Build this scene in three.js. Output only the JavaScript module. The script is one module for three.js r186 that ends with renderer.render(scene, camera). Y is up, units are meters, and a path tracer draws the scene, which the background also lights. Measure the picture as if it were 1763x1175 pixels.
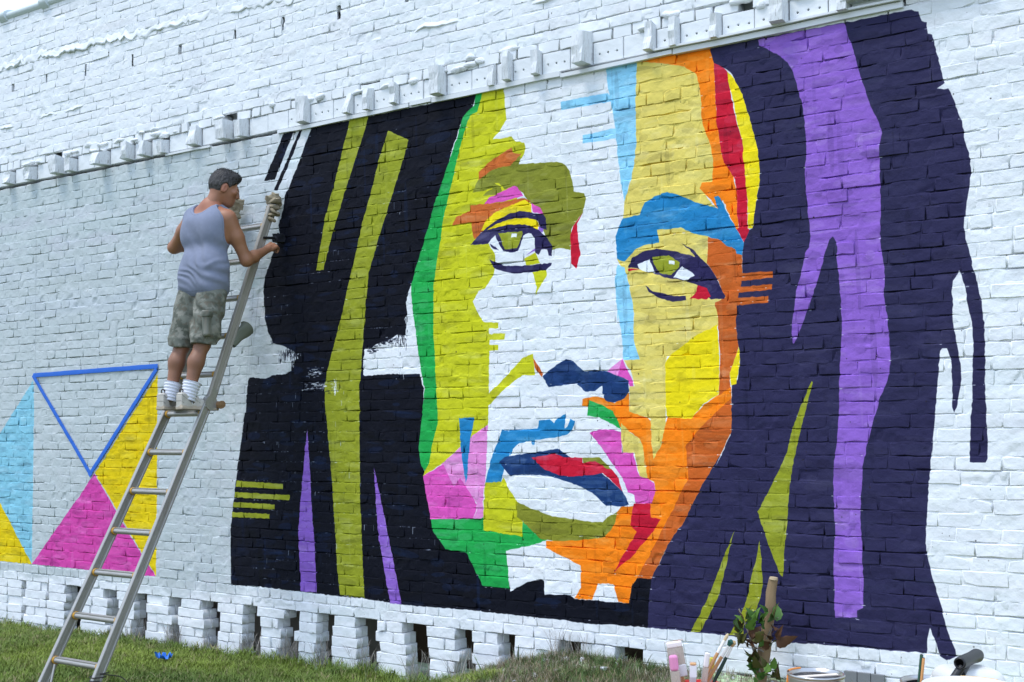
import * as THREE from 'three';
import { mergeGeometries, mergeVertices } from 'three/addons/utils/BufferGeometryUtils.js';
import { RoundedBoxGeometry } from 'three/addons/geometries/RoundedBoxGeometry.js';

// ------------------------------------------------------------------ camera, sky, sun, exposure
const scene = new THREE.Scene();
const renderer = new THREE.WebGLRenderer({ antialias: true });
renderer.setSize(1024, 682);
renderer.toneMapping = THREE.LinearToneMapping;
renderer.toneMappingExposure = 1.57;
renderer.shadowMap.enabled = true;
renderer.shadowMap.type = THREE.PCFSoftShadowMap;
const EYE = 1.6275, FROM_WALL = 6.134;
const camera = new THREE.PerspectiveCamera(2 * Math.atan(587.5 / 2000) * 180 / Math.PI, 1763 / 1175, 0.05, 900);
camera.position.set(0, EYE, FROM_WALL);
camera.rotation.order = 'YXZ';
camera.rotation.y = 33.708 * Math.PI / 180;
camera.rotation.x = 2.5 * Math.PI / 180;
camera.setViewOffset(1763, 1175, 0, -84.2, 1763, 1175);   // a little of the sensor's lower part is cropped away
camera.updateProjectionMatrix();
camera.updateMatrixWorld(true);

const sunDir = new THREE.Vector3(-0.22, 0.92, 0.36).normalize();
{ // high thin cloud: bright milky sky, bluer overhead
  const W = 256, H = 128, data = new Float32Array(W * H * 4);
  for (let r = 0; r < H; r++) for (let c = 0; c < W; c++) {
    const el = ((r + 0.5) / H - 0.5) * Math.PI, up = Math.max(0, Math.sin(el)), az = (c + 0.5) / W * 2 * Math.PI;
    const cl = 0.5 + 0.5 * Math.sin(az * 3 + 5 * up) * Math.sin(az * 5 - 9 * up + 1.3);
    const k = Math.pow(1 - up, 1.6), i = (r * W + c) * 4, h = el < 0 ? 0.55 : 1;
    data[i] = h * (0.56 + 0.30 * k + 0.08 * cl * (1 - k));
    data[i + 1] = h * (0.78 + 0.18 * k + 0.05 * cl * (1 - k));
    data[i + 2] = h * (1.19 - 0.04 * k);
    data[i + 3] = 1;
  }
  const sky = new THREE.DataTexture(data, W, H, THREE.RGBAFormat, THREE.FloatType);
  sky.mapping = THREE.EquirectangularReflectionMapping; sky.magFilter = THREE.LinearFilter; sky.needsUpdate = true;
  scene.background = sky; scene.environment = sky;
}
const sun = new THREE.DirectionalLight(0xfffaf2, 1.45);
sun.position.copy(sunDir).multiplyScalar(30).add(new THREE.Vector3(-4, 0, 0)); sun.target.position.set(-4, 1, 0);
sun.castShadow = true; sun.shadow.radius = 36; sun.shadow.mapSize.set(2048, 2048);
Object.assign(sun.shadow.camera, { left: -9, right: 9, top: 9, bottom: -9, near: 1, far: 70 });
scene.add(sun, sun.target);

// ------------------------------------------------------------------ helpers
function Rng(seed) { let s = seed >>> 0; return () => { s = (s + 0x6d2b79f5) >>> 0; let t = Math.imul(s ^ (s >>> 15), 1 | s); t = (t + Math.imul(t ^ (t >>> 7), 61 | t)) ^ t; return ((t ^ (t >>> 14)) >>> 0) / 4294967296; }; }
const hash = (x, y, z = 0) => { let h = Math.imul(x | 0, 374761393) + Math.imul(y | 0, 668265263) + Math.imul(z | 0, 2147483647 ^ 0x5bd1e995); h = Math.imul(h ^ (h >>> 13), 1274126177); return ((h ^ (h >>> 16)) >>> 0) / 4294967296; };
const sm = (t) => t * t * (3 - 2 * t), lerp = (a, b, t) => a + (b - a) * t, clamp = (x, a, b) => Math.min(b, Math.max(a, x)), step = (a, b, x) => sm(clamp((x - a) / (b - a), 0, 1));
function noise(x, y, z = 0) {
  const X = Math.floor(x), Y = Math.floor(y), Z = Math.floor(z), u = sm(x - X), v = sm(y - Y), w = sm(z - Z);
  const n = (i, j, k) => hash(X + i, Y + j, Z + k);
  return lerp(lerp(lerp(n(0, 0, 0), n(1, 0, 0), u), lerp(n(0, 1, 0), n(1, 1, 0), u), v), lerp(lerp(n(0, 0, 1), n(1, 0, 1), u), lerp(n(0, 1, 1), n(1, 1, 1), u), v), w) * 2 - 1;
}
const fbm = (x, y, z = 0, o = 3) => { let s = 0, a = 0.5; for (let i = 0; i < o; i++) { s += a * noise(x, y, z + i * 7.3); x *= 2.03; y *= 2.03; z *= 2.03; a *= 0.5; } return s; };
const names = new Map();
function numbered(name) { const n = names.get(name) ?? 0; names.set(name, n + 1); return n ? name + '_' + String(n).padStart(3, '0') : name; }
function shade(o) { o.traverse((m) => { if (m.isMesh) { m.castShadow = true; m.receiveShadow = true; } }); return o; }
function thing(name, label, category, pos = [0, 0, 0], group) {
  const o = new THREE.Group(); o.name = numbered(name); o.position.set(...pos); o.userData = { label, category }; if (group) o.userData.group = group; scene.add(o); return o;
}
function part(parent, name, geo, mat, label) { const m = new THREE.Mesh(Array.isArray(geo) ? merge(geo) : geo, mat); m.name = name; if (label) m.userData.label = label; m.castShadow = m.receiveShadow = true; parent.add(m); return m; }
function solo(name, geo, mat, data) { const m = new THREE.Mesh(Array.isArray(geo) ? merge(geo) : geo, mat); m.name = numbered(name); m.userData = data; m.castShadow = m.receiveShadow = true; scene.add(m); return m; }
function plain(g) { const q = g.index ? g.toNonIndexed() : g; for (const k of Object.keys(q.attributes)) if (!['position', 'normal', 'uv', 'color'].includes(k)) q.deleteAttribute(k); return q; }
function merge(list) { return mergeGeometries(list.map(plain)); }
function std(color, roughness = 0.7, extra = {}) { return new THREE.MeshStandardMaterial({ color, roughness, ...extra }); }
const box = (w, h, d, x = 0, y = 0, z = 0, r = 0.004) => new RoundedBoxGeometry(w, h, d, 2, Math.min(r, w / 2.2, h / 2.2, d / 2.2)).translate(x, y, z);
function bar(a, b, r0, r1 = r0, seg = 10) { // tapered round bar from a to b
  const A = new THREE.Vector3(...a), B = new THREE.Vector3(...b), d = B.clone().sub(A), g = new THREE.CylinderGeometry(r1, r0, d.length(), seg, 1);
  return g.applyQuaternion(new THREE.Quaternion().setFromUnitVectors(new THREE.Vector3(0, 1, 0), d.normalize())).translate((A.x + B.x) / 2, (A.y + B.y) / 2, (A.z + B.z) / 2);
}
function rough(g, amp, freq, seed = 0) { // push the vertices of a solid about, the same way where they coincide
  const p = g.attributes.position;
  for (let i = 0; i < p.count; i++) { const x = p.getX(i), y = p.getY(i), z = p.getZ(i); p.setXYZ(i, x + amp * noise(x * freq, y * freq, z * freq + seed), y + amp * noise(x * freq + 31, y * freq, z * freq + seed), z + amp * noise(x * freq, y * freq + 57, z * freq + seed)); }
  g.computeVertexNormals(); return g;
}
function canvas(w, h) { const c = document.createElement('canvas'); c.width = w; c.height = h; return c; }
function tex(c, srgb = true) { const t = new THREE.CanvasTexture(c); if (srgb) t.colorSpace = THREE.SRGBColorSpace; t.wrapS = t.wrapT = THREE.RepeatWrapping; t.anisotropy = 8; return t; }
function noiseTex(size, cells, octaves, lo = 0, hi = 255, seed = 0) { // tileable grey noise
  const d = new Uint8Array(size * size * 4);
  for (let y = 0; y < size; y++) for (let x = 0; x < size; x++) {
    let s = 0, a = 0.5, c = cells;
    for (let o = 0; o < octaves; o++, a *= 0.55, c *= 2) {
      const fx = x / size * c, fy = y / size * c, X = Math.floor(fx), Y = Math.floor(fy), u = sm(fx - X), v = sm(fy - Y), m = (n) => n % c;
      s += a * (lerp(lerp(hash(m(X), m(Y), o + seed), hash(m(X + 1), m(Y), o + seed), u), lerp(hash(m(X), m(Y + 1), o + seed), hash(m(X + 1), m(Y + 1), o + seed), u), v) * 2 - 1);
    }
    const k = clamp(lo + (hi - lo) * (0.5 + 0.6 * s), 0, 255), i = (y * size + x) * 4; d[i] = d[i + 1] = d[i + 2] = k; d[i + 3] = 255;
  }
  const t = new THREE.DataTexture(d, size, size); t.wrapS = t.wrapT = THREE.RepeatWrapping; t.magFilter = THREE.LinearFilter; t.needsUpdate = true; return t;
}
function onFrame(x, y, z, m = 60) { const v = new THREE.Vector3(x, y, z).project(camera); const px = (v.x + 1) * 881.5, py = (1 - v.y) * 587.5; return [px, py, px > -m && px < 1763 + m && py > -m && py < 1175 + m && v.z < 1]; }

// ------------------------------------------------------------------ the paint on the wall (flat colour, in metres along and up the wall)
const PAINT = { ink: '#080b18', ink2: '#2a2550', indigo: '#2c2a4b', purple: '#8d62c0', lime: '#c8c81e', green: '#1fa54a', palepink: '#e48acb', pink: '#de55b4', blue: '#2180b8', navy: '#1a3a6c', red: '#c81632', oliveface: '#84872a', orange: '#fd8410', burnt: '#c96022', rust: '#cc6a2e', yellow: '#f0d812', olive: '#949a26', chalk: '#eef2f5', khaki: '#e4cf68', cyan: '#8fd0ec', cyan2: '#86c2d4', yellow2: '#e4c60c', pink2: '#d1469f' };
const shapes = [];
function paint(color, ...runs) { shapes.push({ color, pts: runs.join(' ').split(' ').map((p) => p.split(',').map(Number)) }); }
paint('ink', '-5.839,3.907 -5.481,3.894 -5.036,3.898 -4.369,3.900 -4.411,3.799 -4.506,3.716 -4.586,3.514 -4.731,3.101 -4.843,2.758 -4.918,2.673 -4.930,2.646 -4.958,2.567', '-4.946,2.486 -4.975,2.451 -4.954,2.414 -4.963,2.343 -5.043,2.347 -5.113,2.314 -5.219,2.292 -5.255,2.271 -5.327,2.269 -5.326,2.223 -5.338,2.196 -5.337,2.086', '-5.325,2.076 -5.100,2.083 -4.836,2.074 -4.802,1.967 -4.813,1.790 -4.811,1.818 -4.832,1.597 -4.826,1.509 -4.792,1.395 -4.730,1.091 -4.697,1.022 -4.615,0.914', '-4.616,0.918 -4.439,0.902 -4.308,0.707 -4.110,0.699 -4.105,0.675 -3.976,0.742 -3.878,0.768 -3.854,0.758 -3.849,0.673 -3.744,0.681 -3.626,0.684 -3.668,0.684', '-3.631,0.663 -3.260,0.667 -3.242,0.769 -3.207,0.818 -3.112,0.820 -3.121,0.709 -3.128,0.536 -3.335,0.532 -3.538,0.524 -3.756,0.530 -4.187,0.530 -4.424,0.533', '-4.794,0.526 -4.992,0.526 -5.289,0.539 -5.616,0.539 -5.917,0.545 -6.321,0.551 -6.631,0.543 -6.644,0.947 -6.627,1.067 -6.602,1.246 -6.569,1.465 -6.530,1.663', '-6.504,1.841 -6.493,1.835 -6.475,2.072 -6.455,2.101 -6.288,2.086 -6.221,2.109 -6.086,2.114 -6.027,2.136 -6.027,2.204 -5.955,2.220 -5.995,2.270 -6.088,2.313', '-6.210,2.347 -6.272,2.439 -6.302,2.568 -6.322,2.737 -6.305,2.844 -6.245,2.958 -6.245,2.981 -6.192,3.055 -6.152,3.140 -6.167,3.220 -6.127,3.324 -6.102,3.429', '-6.010,3.584 -5.919,3.757');
paint('ink', '-6.121,3.898 -6.020,3.900 -6.212,3.565 -6.322,3.569');
paint('ink', '-5.967,3.900 -5.934,3.905 -6.005,3.769 -6.110,3.597 -6.177,3.482 -6.217,3.487 -6.138,3.620 -6.039,3.778');
paint('indigo', '-3.139,0.535 -2.862,0.535 -2.659,0.534 -2.346,0.527 -2.118,0.538 -1.900,0.542 -1.714,0.542 -1.553,0.547 -1.550,0.603 -1.535,0.676 -1.504,0.597 -1.488,0.539', '-1.457,0.521 -1.409,0.542 -1.418,0.590 -1.436,0.628 -1.450,0.671 -1.482,0.807 -1.514,0.915 -1.535,1.003 -1.547,1.067 -1.549,1.127 -1.536,1.343 -1.513,1.565', '-1.494,1.770 -1.463,2.086 -1.453,2.098 -1.430,2.097 -1.409,2.017 -1.405,1.862 -1.409,1.796 -1.400,1.769 -1.387,1.795 -1.366,1.915 -1.364,1.995 -1.379,2.109', '-1.396,2.211 -1.398,2.332 -1.400,2.400 -1.396,2.440 -1.364,2.491 -1.339,2.416 -1.324,2.307 -1.307,2.226 -1.302,2.106 -1.310,1.860 -1.321,1.728 -1.327,1.546', '-1.328,1.520 -1.253,1.518 -1.243,1.538 -1.242,1.616 -1.246,1.769 -1.249,1.903 -1.248,2.089 -1.246,2.182 -1.258,2.324 -1.274,2.400 -1.291,2.477 -1.314,2.583', '-1.331,2.647 -1.337,2.721 -1.325,2.804 -1.312,2.886 -1.297,2.975 -1.306,3.086 -1.326,3.150 -1.336,3.235 -1.360,3.315 -1.387,3.397 -1.402,3.430 -1.460,3.440', '-1.419,3.463 -1.437,3.536 -1.454,3.616 -1.468,3.681 -1.478,3.726 -1.500,3.738 -1.503,3.797 -1.529,3.809 -1.544,3.861 -1.579,3.878 -1.827,3.881 -2.429,3.891', '-2.510,3.891 -2.721,3.893 -2.721,3.854 -2.693,3.799 -2.608,3.741 -2.592,3.727 -2.521,3.589 -2.468,3.400 -2.430,3.237 -2.424,3.101 -2.424,3.087 -2.448,2.948', '-2.469,2.819 -2.489,2.810 -2.521,2.746 -2.530,2.680 -2.530,2.582 -2.547,2.501 -2.568,2.398 -2.573,2.279 -2.569,2.247 -2.558,2.157 -2.551,2.060 -2.564,1.971', '-2.600,1.939 -2.610,1.660 -2.708,1.469 -2.667,1.559 -2.773,1.393 -2.898,1.170 -3.008,1.021 -3.051,0.935 -3.086,0.872 -3.112,0.820 -3.129,0.708');
paint('purple', '-2.425,3.882 -2.213,3.886 -1.991,3.882 -1.933,3.879 -1.920,3.824 -1.892,3.739 -1.852,3.574 -1.818,3.462 -1.791,3.386 -1.757,3.310 -1.741,3.251 -1.755,3.190', '-1.757,3.074 -1.756,3.127 -1.752,2.915 -1.758,2.775 -1.759,2.678 -1.746,2.586 -1.737,2.494 -1.745,2.418 -1.739,2.355 -1.733,2.306 -1.730,2.299 -1.718,2.160', '-1.714,2.056 -1.721,1.980 -1.735,1.932 -1.770,1.857 -1.799,1.760 -1.828,1.656 -1.843,1.608 -1.854,1.542 -1.857,1.542 -1.869,1.487 -1.869,1.424 -1.877,1.355', '-1.882,1.257 -1.880,1.119 -1.874,1.043 -1.875,0.974 -1.870,0.878 -1.875,0.750 -1.877,0.747 -1.907,0.734 -1.907,0.697 -2.023,0.685 -2.027,0.750 -2.025,0.825', '-2.031,0.930 -2.026,1.042 -2.018,1.126 -2.023,1.267 -2.026,1.351 -2.024,1.457 -2.020,1.520 -2.001,1.629 -1.988,1.805 -1.987,1.911 -1.977,2.087 -1.968,2.264', '-1.974,2.371 -1.971,2.335 -1.980,2.478 -1.986,2.564 -1.991,2.628 -1.986,2.664 -1.995,2.700 -2.012,2.727 -2.031,2.714 -2.053,2.655 -2.087,2.529 -2.133,2.396', '-2.152,2.328 -2.141,2.382 -2.194,2.241 -2.236,2.156 -2.243,2.163 -2.246,2.265 -2.230,2.351 -2.226,2.387 -2.221,2.445 -2.195,2.516 -2.175,2.609 -2.167,2.651', '-2.145,2.678 -2.137,2.728 -2.146,2.860 -2.160,2.985 -2.162,3.109 -2.155,3.181 -2.154,3.254 -2.162,3.387 -2.176,3.485 -2.201,3.577 -2.223,3.662 -2.253,3.719', '-2.306,3.773 -2.375,3.824 -2.421,3.851');
paint('lime', '-4.344,3.906 -4.156,3.900 -4.146,3.799 -4.136,3.694 -4.192,3.625 -4.244,3.581 -4.177,3.575 -4.095,3.578 -4.069,3.543 -3.999,3.524 -3.989,3.493 -3.999,3.452', '-4.034,3.415 -4.054,3.162 -4.135,2.975 -4.417,2.908 -4.269,2.901 -4.223,2.821 -4.218,2.778 -4.226,2.744 -4.233,2.702 -4.300,2.613 -4.353,2.600 -4.400,2.534', '-4.353,2.445 -4.311,2.395 -4.197,2.384 -4.197,2.350 -4.269,2.350 -4.269,2.316 -4.145,2.312 -4.151,2.273 -4.267,2.277 -4.267,2.245 -4.197,2.241 -4.197,2.206', '-4.269,2.205 -4.269,2.202 -4.271,1.929 -4.196,1.987 -4.085,2.085 -4.004,2.153 -3.932,2.173 -3.920,2.038 -4.015,2.039 -4.105,1.985 -4.274,1.853 -4.279,1.730', '-4.404,1.654 -4.499,1.585 -4.661,1.467 -4.804,1.390 -4.793,1.465 -4.739,1.624 -4.706,1.737 -4.712,1.904 -4.724,2.107 -4.741,2.310 -4.741,2.282 -4.743,2.681', '-4.699,2.899 -4.666,3.073 -4.601,3.296 -4.558,3.468 -4.472,3.694 -4.440,3.768 -4.386,3.786');
paint('green', '-4.371,3.904 -4.318,3.901 -4.339,3.848 -4.365,3.782 -4.424,3.765 -4.461,3.692 -4.536,3.465 -4.585,3.294 -4.634,3.141 -4.655,3.028 -4.677,2.897 -4.720,2.679', '-4.725,2.502 -4.721,2.281 -4.719,2.309 -4.707,2.106 -4.690,1.904 -4.684,1.737 -4.722,1.624 -4.755,1.483 -4.793,1.421 -4.827,1.474 -4.844,1.579 -4.828,1.712', '-4.812,1.835 -4.796,1.968 -4.830,2.110 -4.853,2.245 -4.882,2.407 -4.894,2.468 -4.911,2.604 -4.914,2.685 -4.856,2.842 -4.778,3.031 -4.722,3.213 -4.645,3.373', '-4.558,3.565 -4.483,3.766 -4.451,3.792 -4.392,3.826');
paint('palepink', '-4.279,1.730 -4.404,1.654 -4.499,1.581 -4.661,1.467 -4.639,1.467 -4.552,1.326 -4.499,1.378 -4.366,1.224 -4.366,1.173 -4.398,1.114 -4.340,1.125 -4.309,1.141', '-4.317,1.216 -4.314,1.267 -4.299,1.369 -4.284,1.624');
paint('pink', '-4.804,1.390 -4.727,1.427 -4.639,1.471 -4.552,1.326 -4.499,1.383 -4.419,1.290 -4.366,1.215 -4.371,1.172 -4.398,1.114 -4.742,1.106 -4.770,1.229');
paint('blue', '-4.510,1.775 -4.388,1.778 -4.420,1.624 -4.446,1.375 -4.456,1.353 -4.488,1.529');
paint('blue', '-4.166,1.700 -4.145,1.691 -3.906,1.702 -3.891,1.752 -3.809,1.759 -3.775,1.734 -3.751,1.767 -3.694,1.790 -3.699,1.701 -3.680,1.713 -3.661,1.762 -3.628,1.745', '-3.647,1.689 -3.685,1.664 -3.790,1.644 -3.916,1.632 -3.921,1.603 -3.936,1.599 -3.950,1.628 -4.035,1.611 -4.085,1.574 -4.105,1.532 -4.105,1.544 -4.155,1.431', '-4.181,1.363 -4.299,1.359 -4.278,1.437 -4.227,1.573 -4.206,1.607');
paint('navy', '-4.191,1.489 -4.145,1.523 -4.035,1.541 -3.936,1.551 -3.752,1.577 -3.648,1.517 -3.444,1.433 -3.301,1.326 -3.257,1.249 -3.293,1.236 -3.409,1.236 -3.509,1.313', '-3.601,1.351 -3.762,1.396 -3.848,1.409 -3.936,1.413 -4.035,1.411 -4.105,1.402');
paint('red', '-3.946,1.521 -3.780,1.549 -3.714,1.526 -3.577,1.521 -3.578,1.491 -3.490,1.504 -3.372,1.454 -3.327,1.404 -3.301,1.326 -3.435,1.433 -3.508,1.418 -3.601,1.413', '-3.676,1.405 -3.761,1.420 -3.848,1.448');
paint('oliveface', '-3.577,1.521 -3.458,1.527 -3.372,1.454 -3.408,1.458 -3.490,1.504 -3.573,1.491');
paint('green', '-4.737,1.106 -4.340,1.123 -4.309,1.141 -4.312,1.064 -4.015,1.044 -4.010,1.118 -3.878,1.034 -3.829,1.015 -3.897,0.988 -4.135,0.930 -4.110,0.691 -4.319,0.697', '-4.445,0.897 -4.616,0.914 -4.720,1.030');
paint('lime', '-4.299,1.359 -4.181,1.363 -4.160,1.389 -4.105,1.306 -4.050,1.241 -4.050,1.150 -4.010,1.118 -4.015,1.021 -4.055,1.030 -4.175,1.037 -4.314,1.052 -4.311,1.217');
paint('oliveface', '-4.050,1.241 -3.936,1.199 -3.791,1.159 -3.649,1.148 -3.509,1.134 -3.437,1.137 -3.409,1.165 -3.337,1.203 -3.356,1.120 -3.383,1.072 -3.428,1.046 -3.556,1.024', '-3.696,1.012 -3.720,0.960 -3.748,0.967 -3.772,1.008 -3.878,1.016 -4.010,1.118 -4.055,1.146');
paint('orange', '-3.839,0.964 -3.589,0.869 -3.589,0.733 -3.636,0.666 -3.566,0.666 -3.511,0.668 -3.470,0.769 -3.366,0.772 -3.331,0.670 -3.260,0.667 -3.242,0.769 -3.207,0.818', '-3.112,0.820 -3.086,0.872 -3.008,1.021 -2.898,1.170 -2.773,1.393 -2.667,1.559 -2.606,1.675 -2.604,1.932 -2.688,1.885 -2.770,1.834 -2.853,1.752 -3.003,1.765', '-3.012,1.730 -3.047,1.599 -3.095,1.518 -3.107,1.599 -3.108,1.739 -3.123,1.754 -3.254,1.803 -3.254,1.913 -3.352,1.852 -3.434,1.885 -3.488,1.894 -3.572,1.880', '-3.576,1.840 -3.539,1.835 -3.443,1.790 -3.326,1.717 -3.246,1.677 -3.185,1.638 -3.163,1.591 -3.151,1.463 -3.151,1.509 -3.134,1.405 -3.091,1.386 -3.083,1.340', '-3.118,1.255 -3.227,1.240 -3.310,1.233 -3.337,1.201 -3.355,1.129 -3.383,1.089 -3.428,1.048 -3.528,1.031 -3.705,1.011 -3.839,1.006');
paint('burnt', '-2.604,1.868 -2.606,1.675 -2.667,1.559 -2.773,1.393 -2.898,1.170 -3.008,1.021 -3.086,0.872 -3.112,0.820 -3.207,0.818 -3.119,0.962 -3.042,1.111 -2.973,1.221', '-2.914,1.337 -2.872,1.406 -2.883,1.557 -2.891,1.592 -2.804,1.691 -2.673,1.810 -2.616,1.854');
paint('burnt', '-2.738,2.797 -2.665,2.771 -2.625,2.733 -2.573,2.710 -2.565,2.683 -2.531,2.672 -2.532,2.571 -2.352,2.566 -2.352,2.531 -2.537,2.527 -2.543,2.495 -2.356,2.495', '-2.360,2.465 -2.555,2.461 -2.559,2.433 -2.380,2.430 -2.380,2.393 -2.568,2.389 -2.571,2.279 -2.569,2.247 -2.558,2.157 -2.599,2.047 -2.611,2.010 -2.608,1.928', '-2.680,1.885 -2.670,2.102 -2.681,2.306 -2.700,2.414 -2.635,2.440 -2.675,2.534 -2.747,2.646');
paint('pink', '-3.526,1.674 -3.462,1.694 -3.380,1.694 -3.308,1.678 -3.304,1.556 -3.229,1.556 -3.203,1.463 -3.203,1.454 -3.186,1.419 -3.134,1.405 -3.091,1.379 -3.083,1.333', '-3.109,1.259 -3.213,1.256 -3.222,1.306 -3.266,1.320 -3.301,1.406 -3.390,1.515 -3.453,1.599');
paint('palepink', '-3.406,2.045 -3.297,2.117 -3.325,2.015');
paint('pink', '-3.297,2.117 -3.227,1.977 -3.223,1.949 -3.249,1.950 -3.262,1.989 -3.334,2.011');
paint('oliveface', '-4.034,3.444 -4.024,3.430 -4.039,3.390 -3.758,3.369 -3.700,3.345 -3.662,3.298 -3.638,3.221 -3.634,3.167 -3.558,3.146 -3.545,3.111 -3.568,3.024 -3.596,3.003', '-3.653,2.927 -3.658,2.804 -3.739,2.824 -3.797,2.817 -3.856,2.947 -3.875,3.074 -3.974,3.153 -4.004,3.199 -4.085,3.255 -4.156,3.242 -4.197,3.217 -4.249,3.212', '-4.301,3.217 -4.401,3.250 -4.354,3.332 -4.260,3.376 -4.197,3.389 -4.115,3.391');
paint('lime', '-4.407,3.251 -4.301,3.253 -4.244,3.265 -4.249,3.255 -4.301,3.238 -4.322,3.221 -4.239,3.216 -4.166,3.231 -4.182,3.267 -4.228,3.294 -4.192,3.288 -4.151,3.246', '-4.156,3.234 -4.239,3.201 -4.312,3.170 -4.407,3.177');
paint('rust', '-4.095,3.508 -4.087,3.473 -4.019,3.455 -4.105,3.390 -4.197,3.389 -4.260,3.376 -4.354,3.327 -4.354,3.379 -4.270,3.438');
paint('pink', '-4.312,3.162 -4.270,3.204 -4.156,3.234 -4.085,3.255 -4.049,3.246 -4.004,3.182 -4.136,3.167');
paint('rust', '-4.423,3.168 -4.301,3.165 -4.156,3.161 -3.994,3.168 -3.944,3.141 -4.238,3.097 -4.301,2.992 -4.385,2.940 -4.396,2.958 -4.417,3.056 -4.568,3.052 -4.535,3.104', '-4.423,3.131');
paint('yellow', '-3.994,3.159 -3.949,3.129 -3.944,3.074 -3.895,2.993 -3.895,2.951 -3.984,2.994 -4.301,2.992 -4.332,2.995 -4.301,3.052 -4.218,3.104');
paint('pink', '-3.949,3.133 -3.875,3.091 -3.851,3.047 -3.934,3.073');
paint('ink2', '-4.422,2.907 -4.353,2.963 -4.290,3.008 -4.197,3.054 -4.105,3.083 -4.014,3.086 -3.855,3.047 -3.836,3.020 -3.828,2.946 -3.890,2.971 -3.900,3.014 -3.974,3.039', '-4.105,3.045 -4.218,3.022 -4.290,2.991 -4.135,3.009 -3.994,2.999 -3.890,2.955 -3.826,2.894 -3.788,2.832 -3.793,2.779 -3.817,2.785 -3.827,2.823 -3.870,2.827', '-3.890,2.796 -3.915,2.811 -3.920,2.903 -3.944,2.935 -3.964,2.941 -4.004,2.928 -4.044,2.839 -4.064,2.829 -4.105,2.829 -4.161,2.846 -4.212,2.923 -4.223,2.954', '-4.264,2.919 -4.280,2.902');
paint('ink2', '-4.264,2.902 -4.218,2.876 -4.187,2.848 -4.238,2.867');
paint('olive', '-4.202,2.965 -4.014,2.959 -4.009,2.941 -4.054,2.853 -4.146,2.853');
paint('chalk', '-4.095,2.952 -4.054,2.946 -4.059,2.923 -4.100,2.927');
paint('lime', '-3.999,2.780 -3.915,2.812 -3.880,2.741 -3.984,2.737');
paint('lime', '-3.940,2.691 -3.836,2.694 -3.829,2.662 -3.915,2.539 -3.900,2.592');
paint('ink2', '-4.269,2.801 -4.238,2.784 -4.135,2.745 -4.034,2.737 -3.793,2.735 -3.798,2.721 -3.836,2.694 -3.935,2.691 -4.075,2.691 -4.176,2.719 -4.233,2.741');
paint('purple', '-3.989,2.799 -3.920,2.836 -3.915,2.823');
paint('purple', '-3.887,2.975 -3.851,2.955 -3.861,2.931 -3.890,2.955');
paint('red', '-3.568,3.028 -3.611,2.963 -3.597,2.823 -3.586,2.781 -3.616,2.686 -3.654,2.721 -3.658,2.902 -3.625,2.965');
paint('navy', '-3.862,2.028 -3.808,2.067 -3.760,2.098 -3.693,2.130 -3.637,2.114 -3.608,2.085 -3.562,2.051 -3.488,2.058 -3.406,2.045 -3.325,2.015 -3.258,1.985 -3.249,1.922', '-3.290,1.876 -3.361,1.855 -3.415,1.870 -3.438,1.915 -3.438,1.959 -3.488,1.928 -3.553,1.925 -3.618,1.976 -3.818,1.959');
paint('burnt', '-3.932,2.146 -3.906,2.112 -3.857,2.048 -3.867,2.024 -3.896,2.053 -3.920,2.087');
paint('red', '-3.226,1.255 -3.118,1.258 -3.114,1.178 -3.050,1.168 -3.110,1.085 -3.241,0.940 -3.312,0.889 -3.361,0.839 -3.312,0.928 -3.205,1.089 -3.249,1.130');
paint('khaki', '-3.191,3.898 -3.024,3.859 -2.880,3.813 -2.804,3.753 -2.784,3.657 -2.773,3.577 -2.777,3.516 -2.765,3.445 -2.717,3.322 -2.703,3.229 -2.711,3.111 -2.776,3.100', '-2.776,3.085 -2.744,3.027 -2.679,2.944 -2.680,2.868 -2.738,2.797 -2.747,2.646 -2.635,2.440 -2.700,2.414 -2.680,2.323 -2.681,2.283 -3.001,2.115 -3.014,2.077', '-3.016,1.830 -3.012,1.730 -3.047,1.599 -3.095,1.518 -3.107,1.599 -3.111,1.754 -3.255,1.799 -3.249,1.948 -3.214,1.951 -3.240,2.038 -3.289,2.111 -3.183,2.107', '-3.213,2.195 -3.225,2.306 -3.216,2.384 -3.221,2.394 -3.242,2.514 -3.264,2.618 -3.331,2.719 -3.307,2.837 -3.284,2.995 -3.279,3.074 -3.239,3.173 -3.216,3.266', '-3.198,3.399 -3.201,3.551 -3.200,3.719');
paint('khaki', '-3.308,1.733 -3.246,1.673 -3.185,1.638 -3.163,1.591 -3.151,1.463 -3.151,1.509 -3.134,1.405 -3.186,1.419 -3.220,1.555 -3.229,1.556 -3.296,1.556 -3.309,1.638');
paint('cyan', '-3.403,3.896 -3.191,3.898 -3.200,3.719 -3.201,3.551 -3.198,3.399 -3.216,3.266 -3.239,3.173 -3.239,3.189 -3.280,3.062 -3.306,3.197 -3.323,3.344 -3.340,3.524', '-3.390,3.775');
paint('cyan', '-3.728,3.743 -3.390,3.743 -3.363,3.686 -3.723,3.690');
paint('cyan', '-3.569,3.509 -3.336,3.517 -3.336,3.455 -3.567,3.456');
paint('cyan', '-3.326,2.687 -3.281,2.667 -3.260,2.586 -3.233,2.473 -3.221,2.394 -3.226,2.256 -3.225,2.306 -3.213,2.195 -3.183,2.107 -3.293,2.111 -3.297,2.230 -3.323,2.390', '-3.323,2.320 -3.341,2.481 -3.345,2.601');
paint('yellow', '-2.685,2.287 -2.833,2.223 -2.916,2.166 -2.984,2.122 -3.014,2.081 -3.016,1.830 -3.003,1.765 -2.853,1.752 -2.770,1.841 -2.680,1.892 -2.674,2.102');
paint('yellow', '-2.558,2.154 -2.551,2.053 -2.559,2.023 -2.572,1.946 -2.604,1.939 -2.611,2.010 -2.599,2.047');
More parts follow.
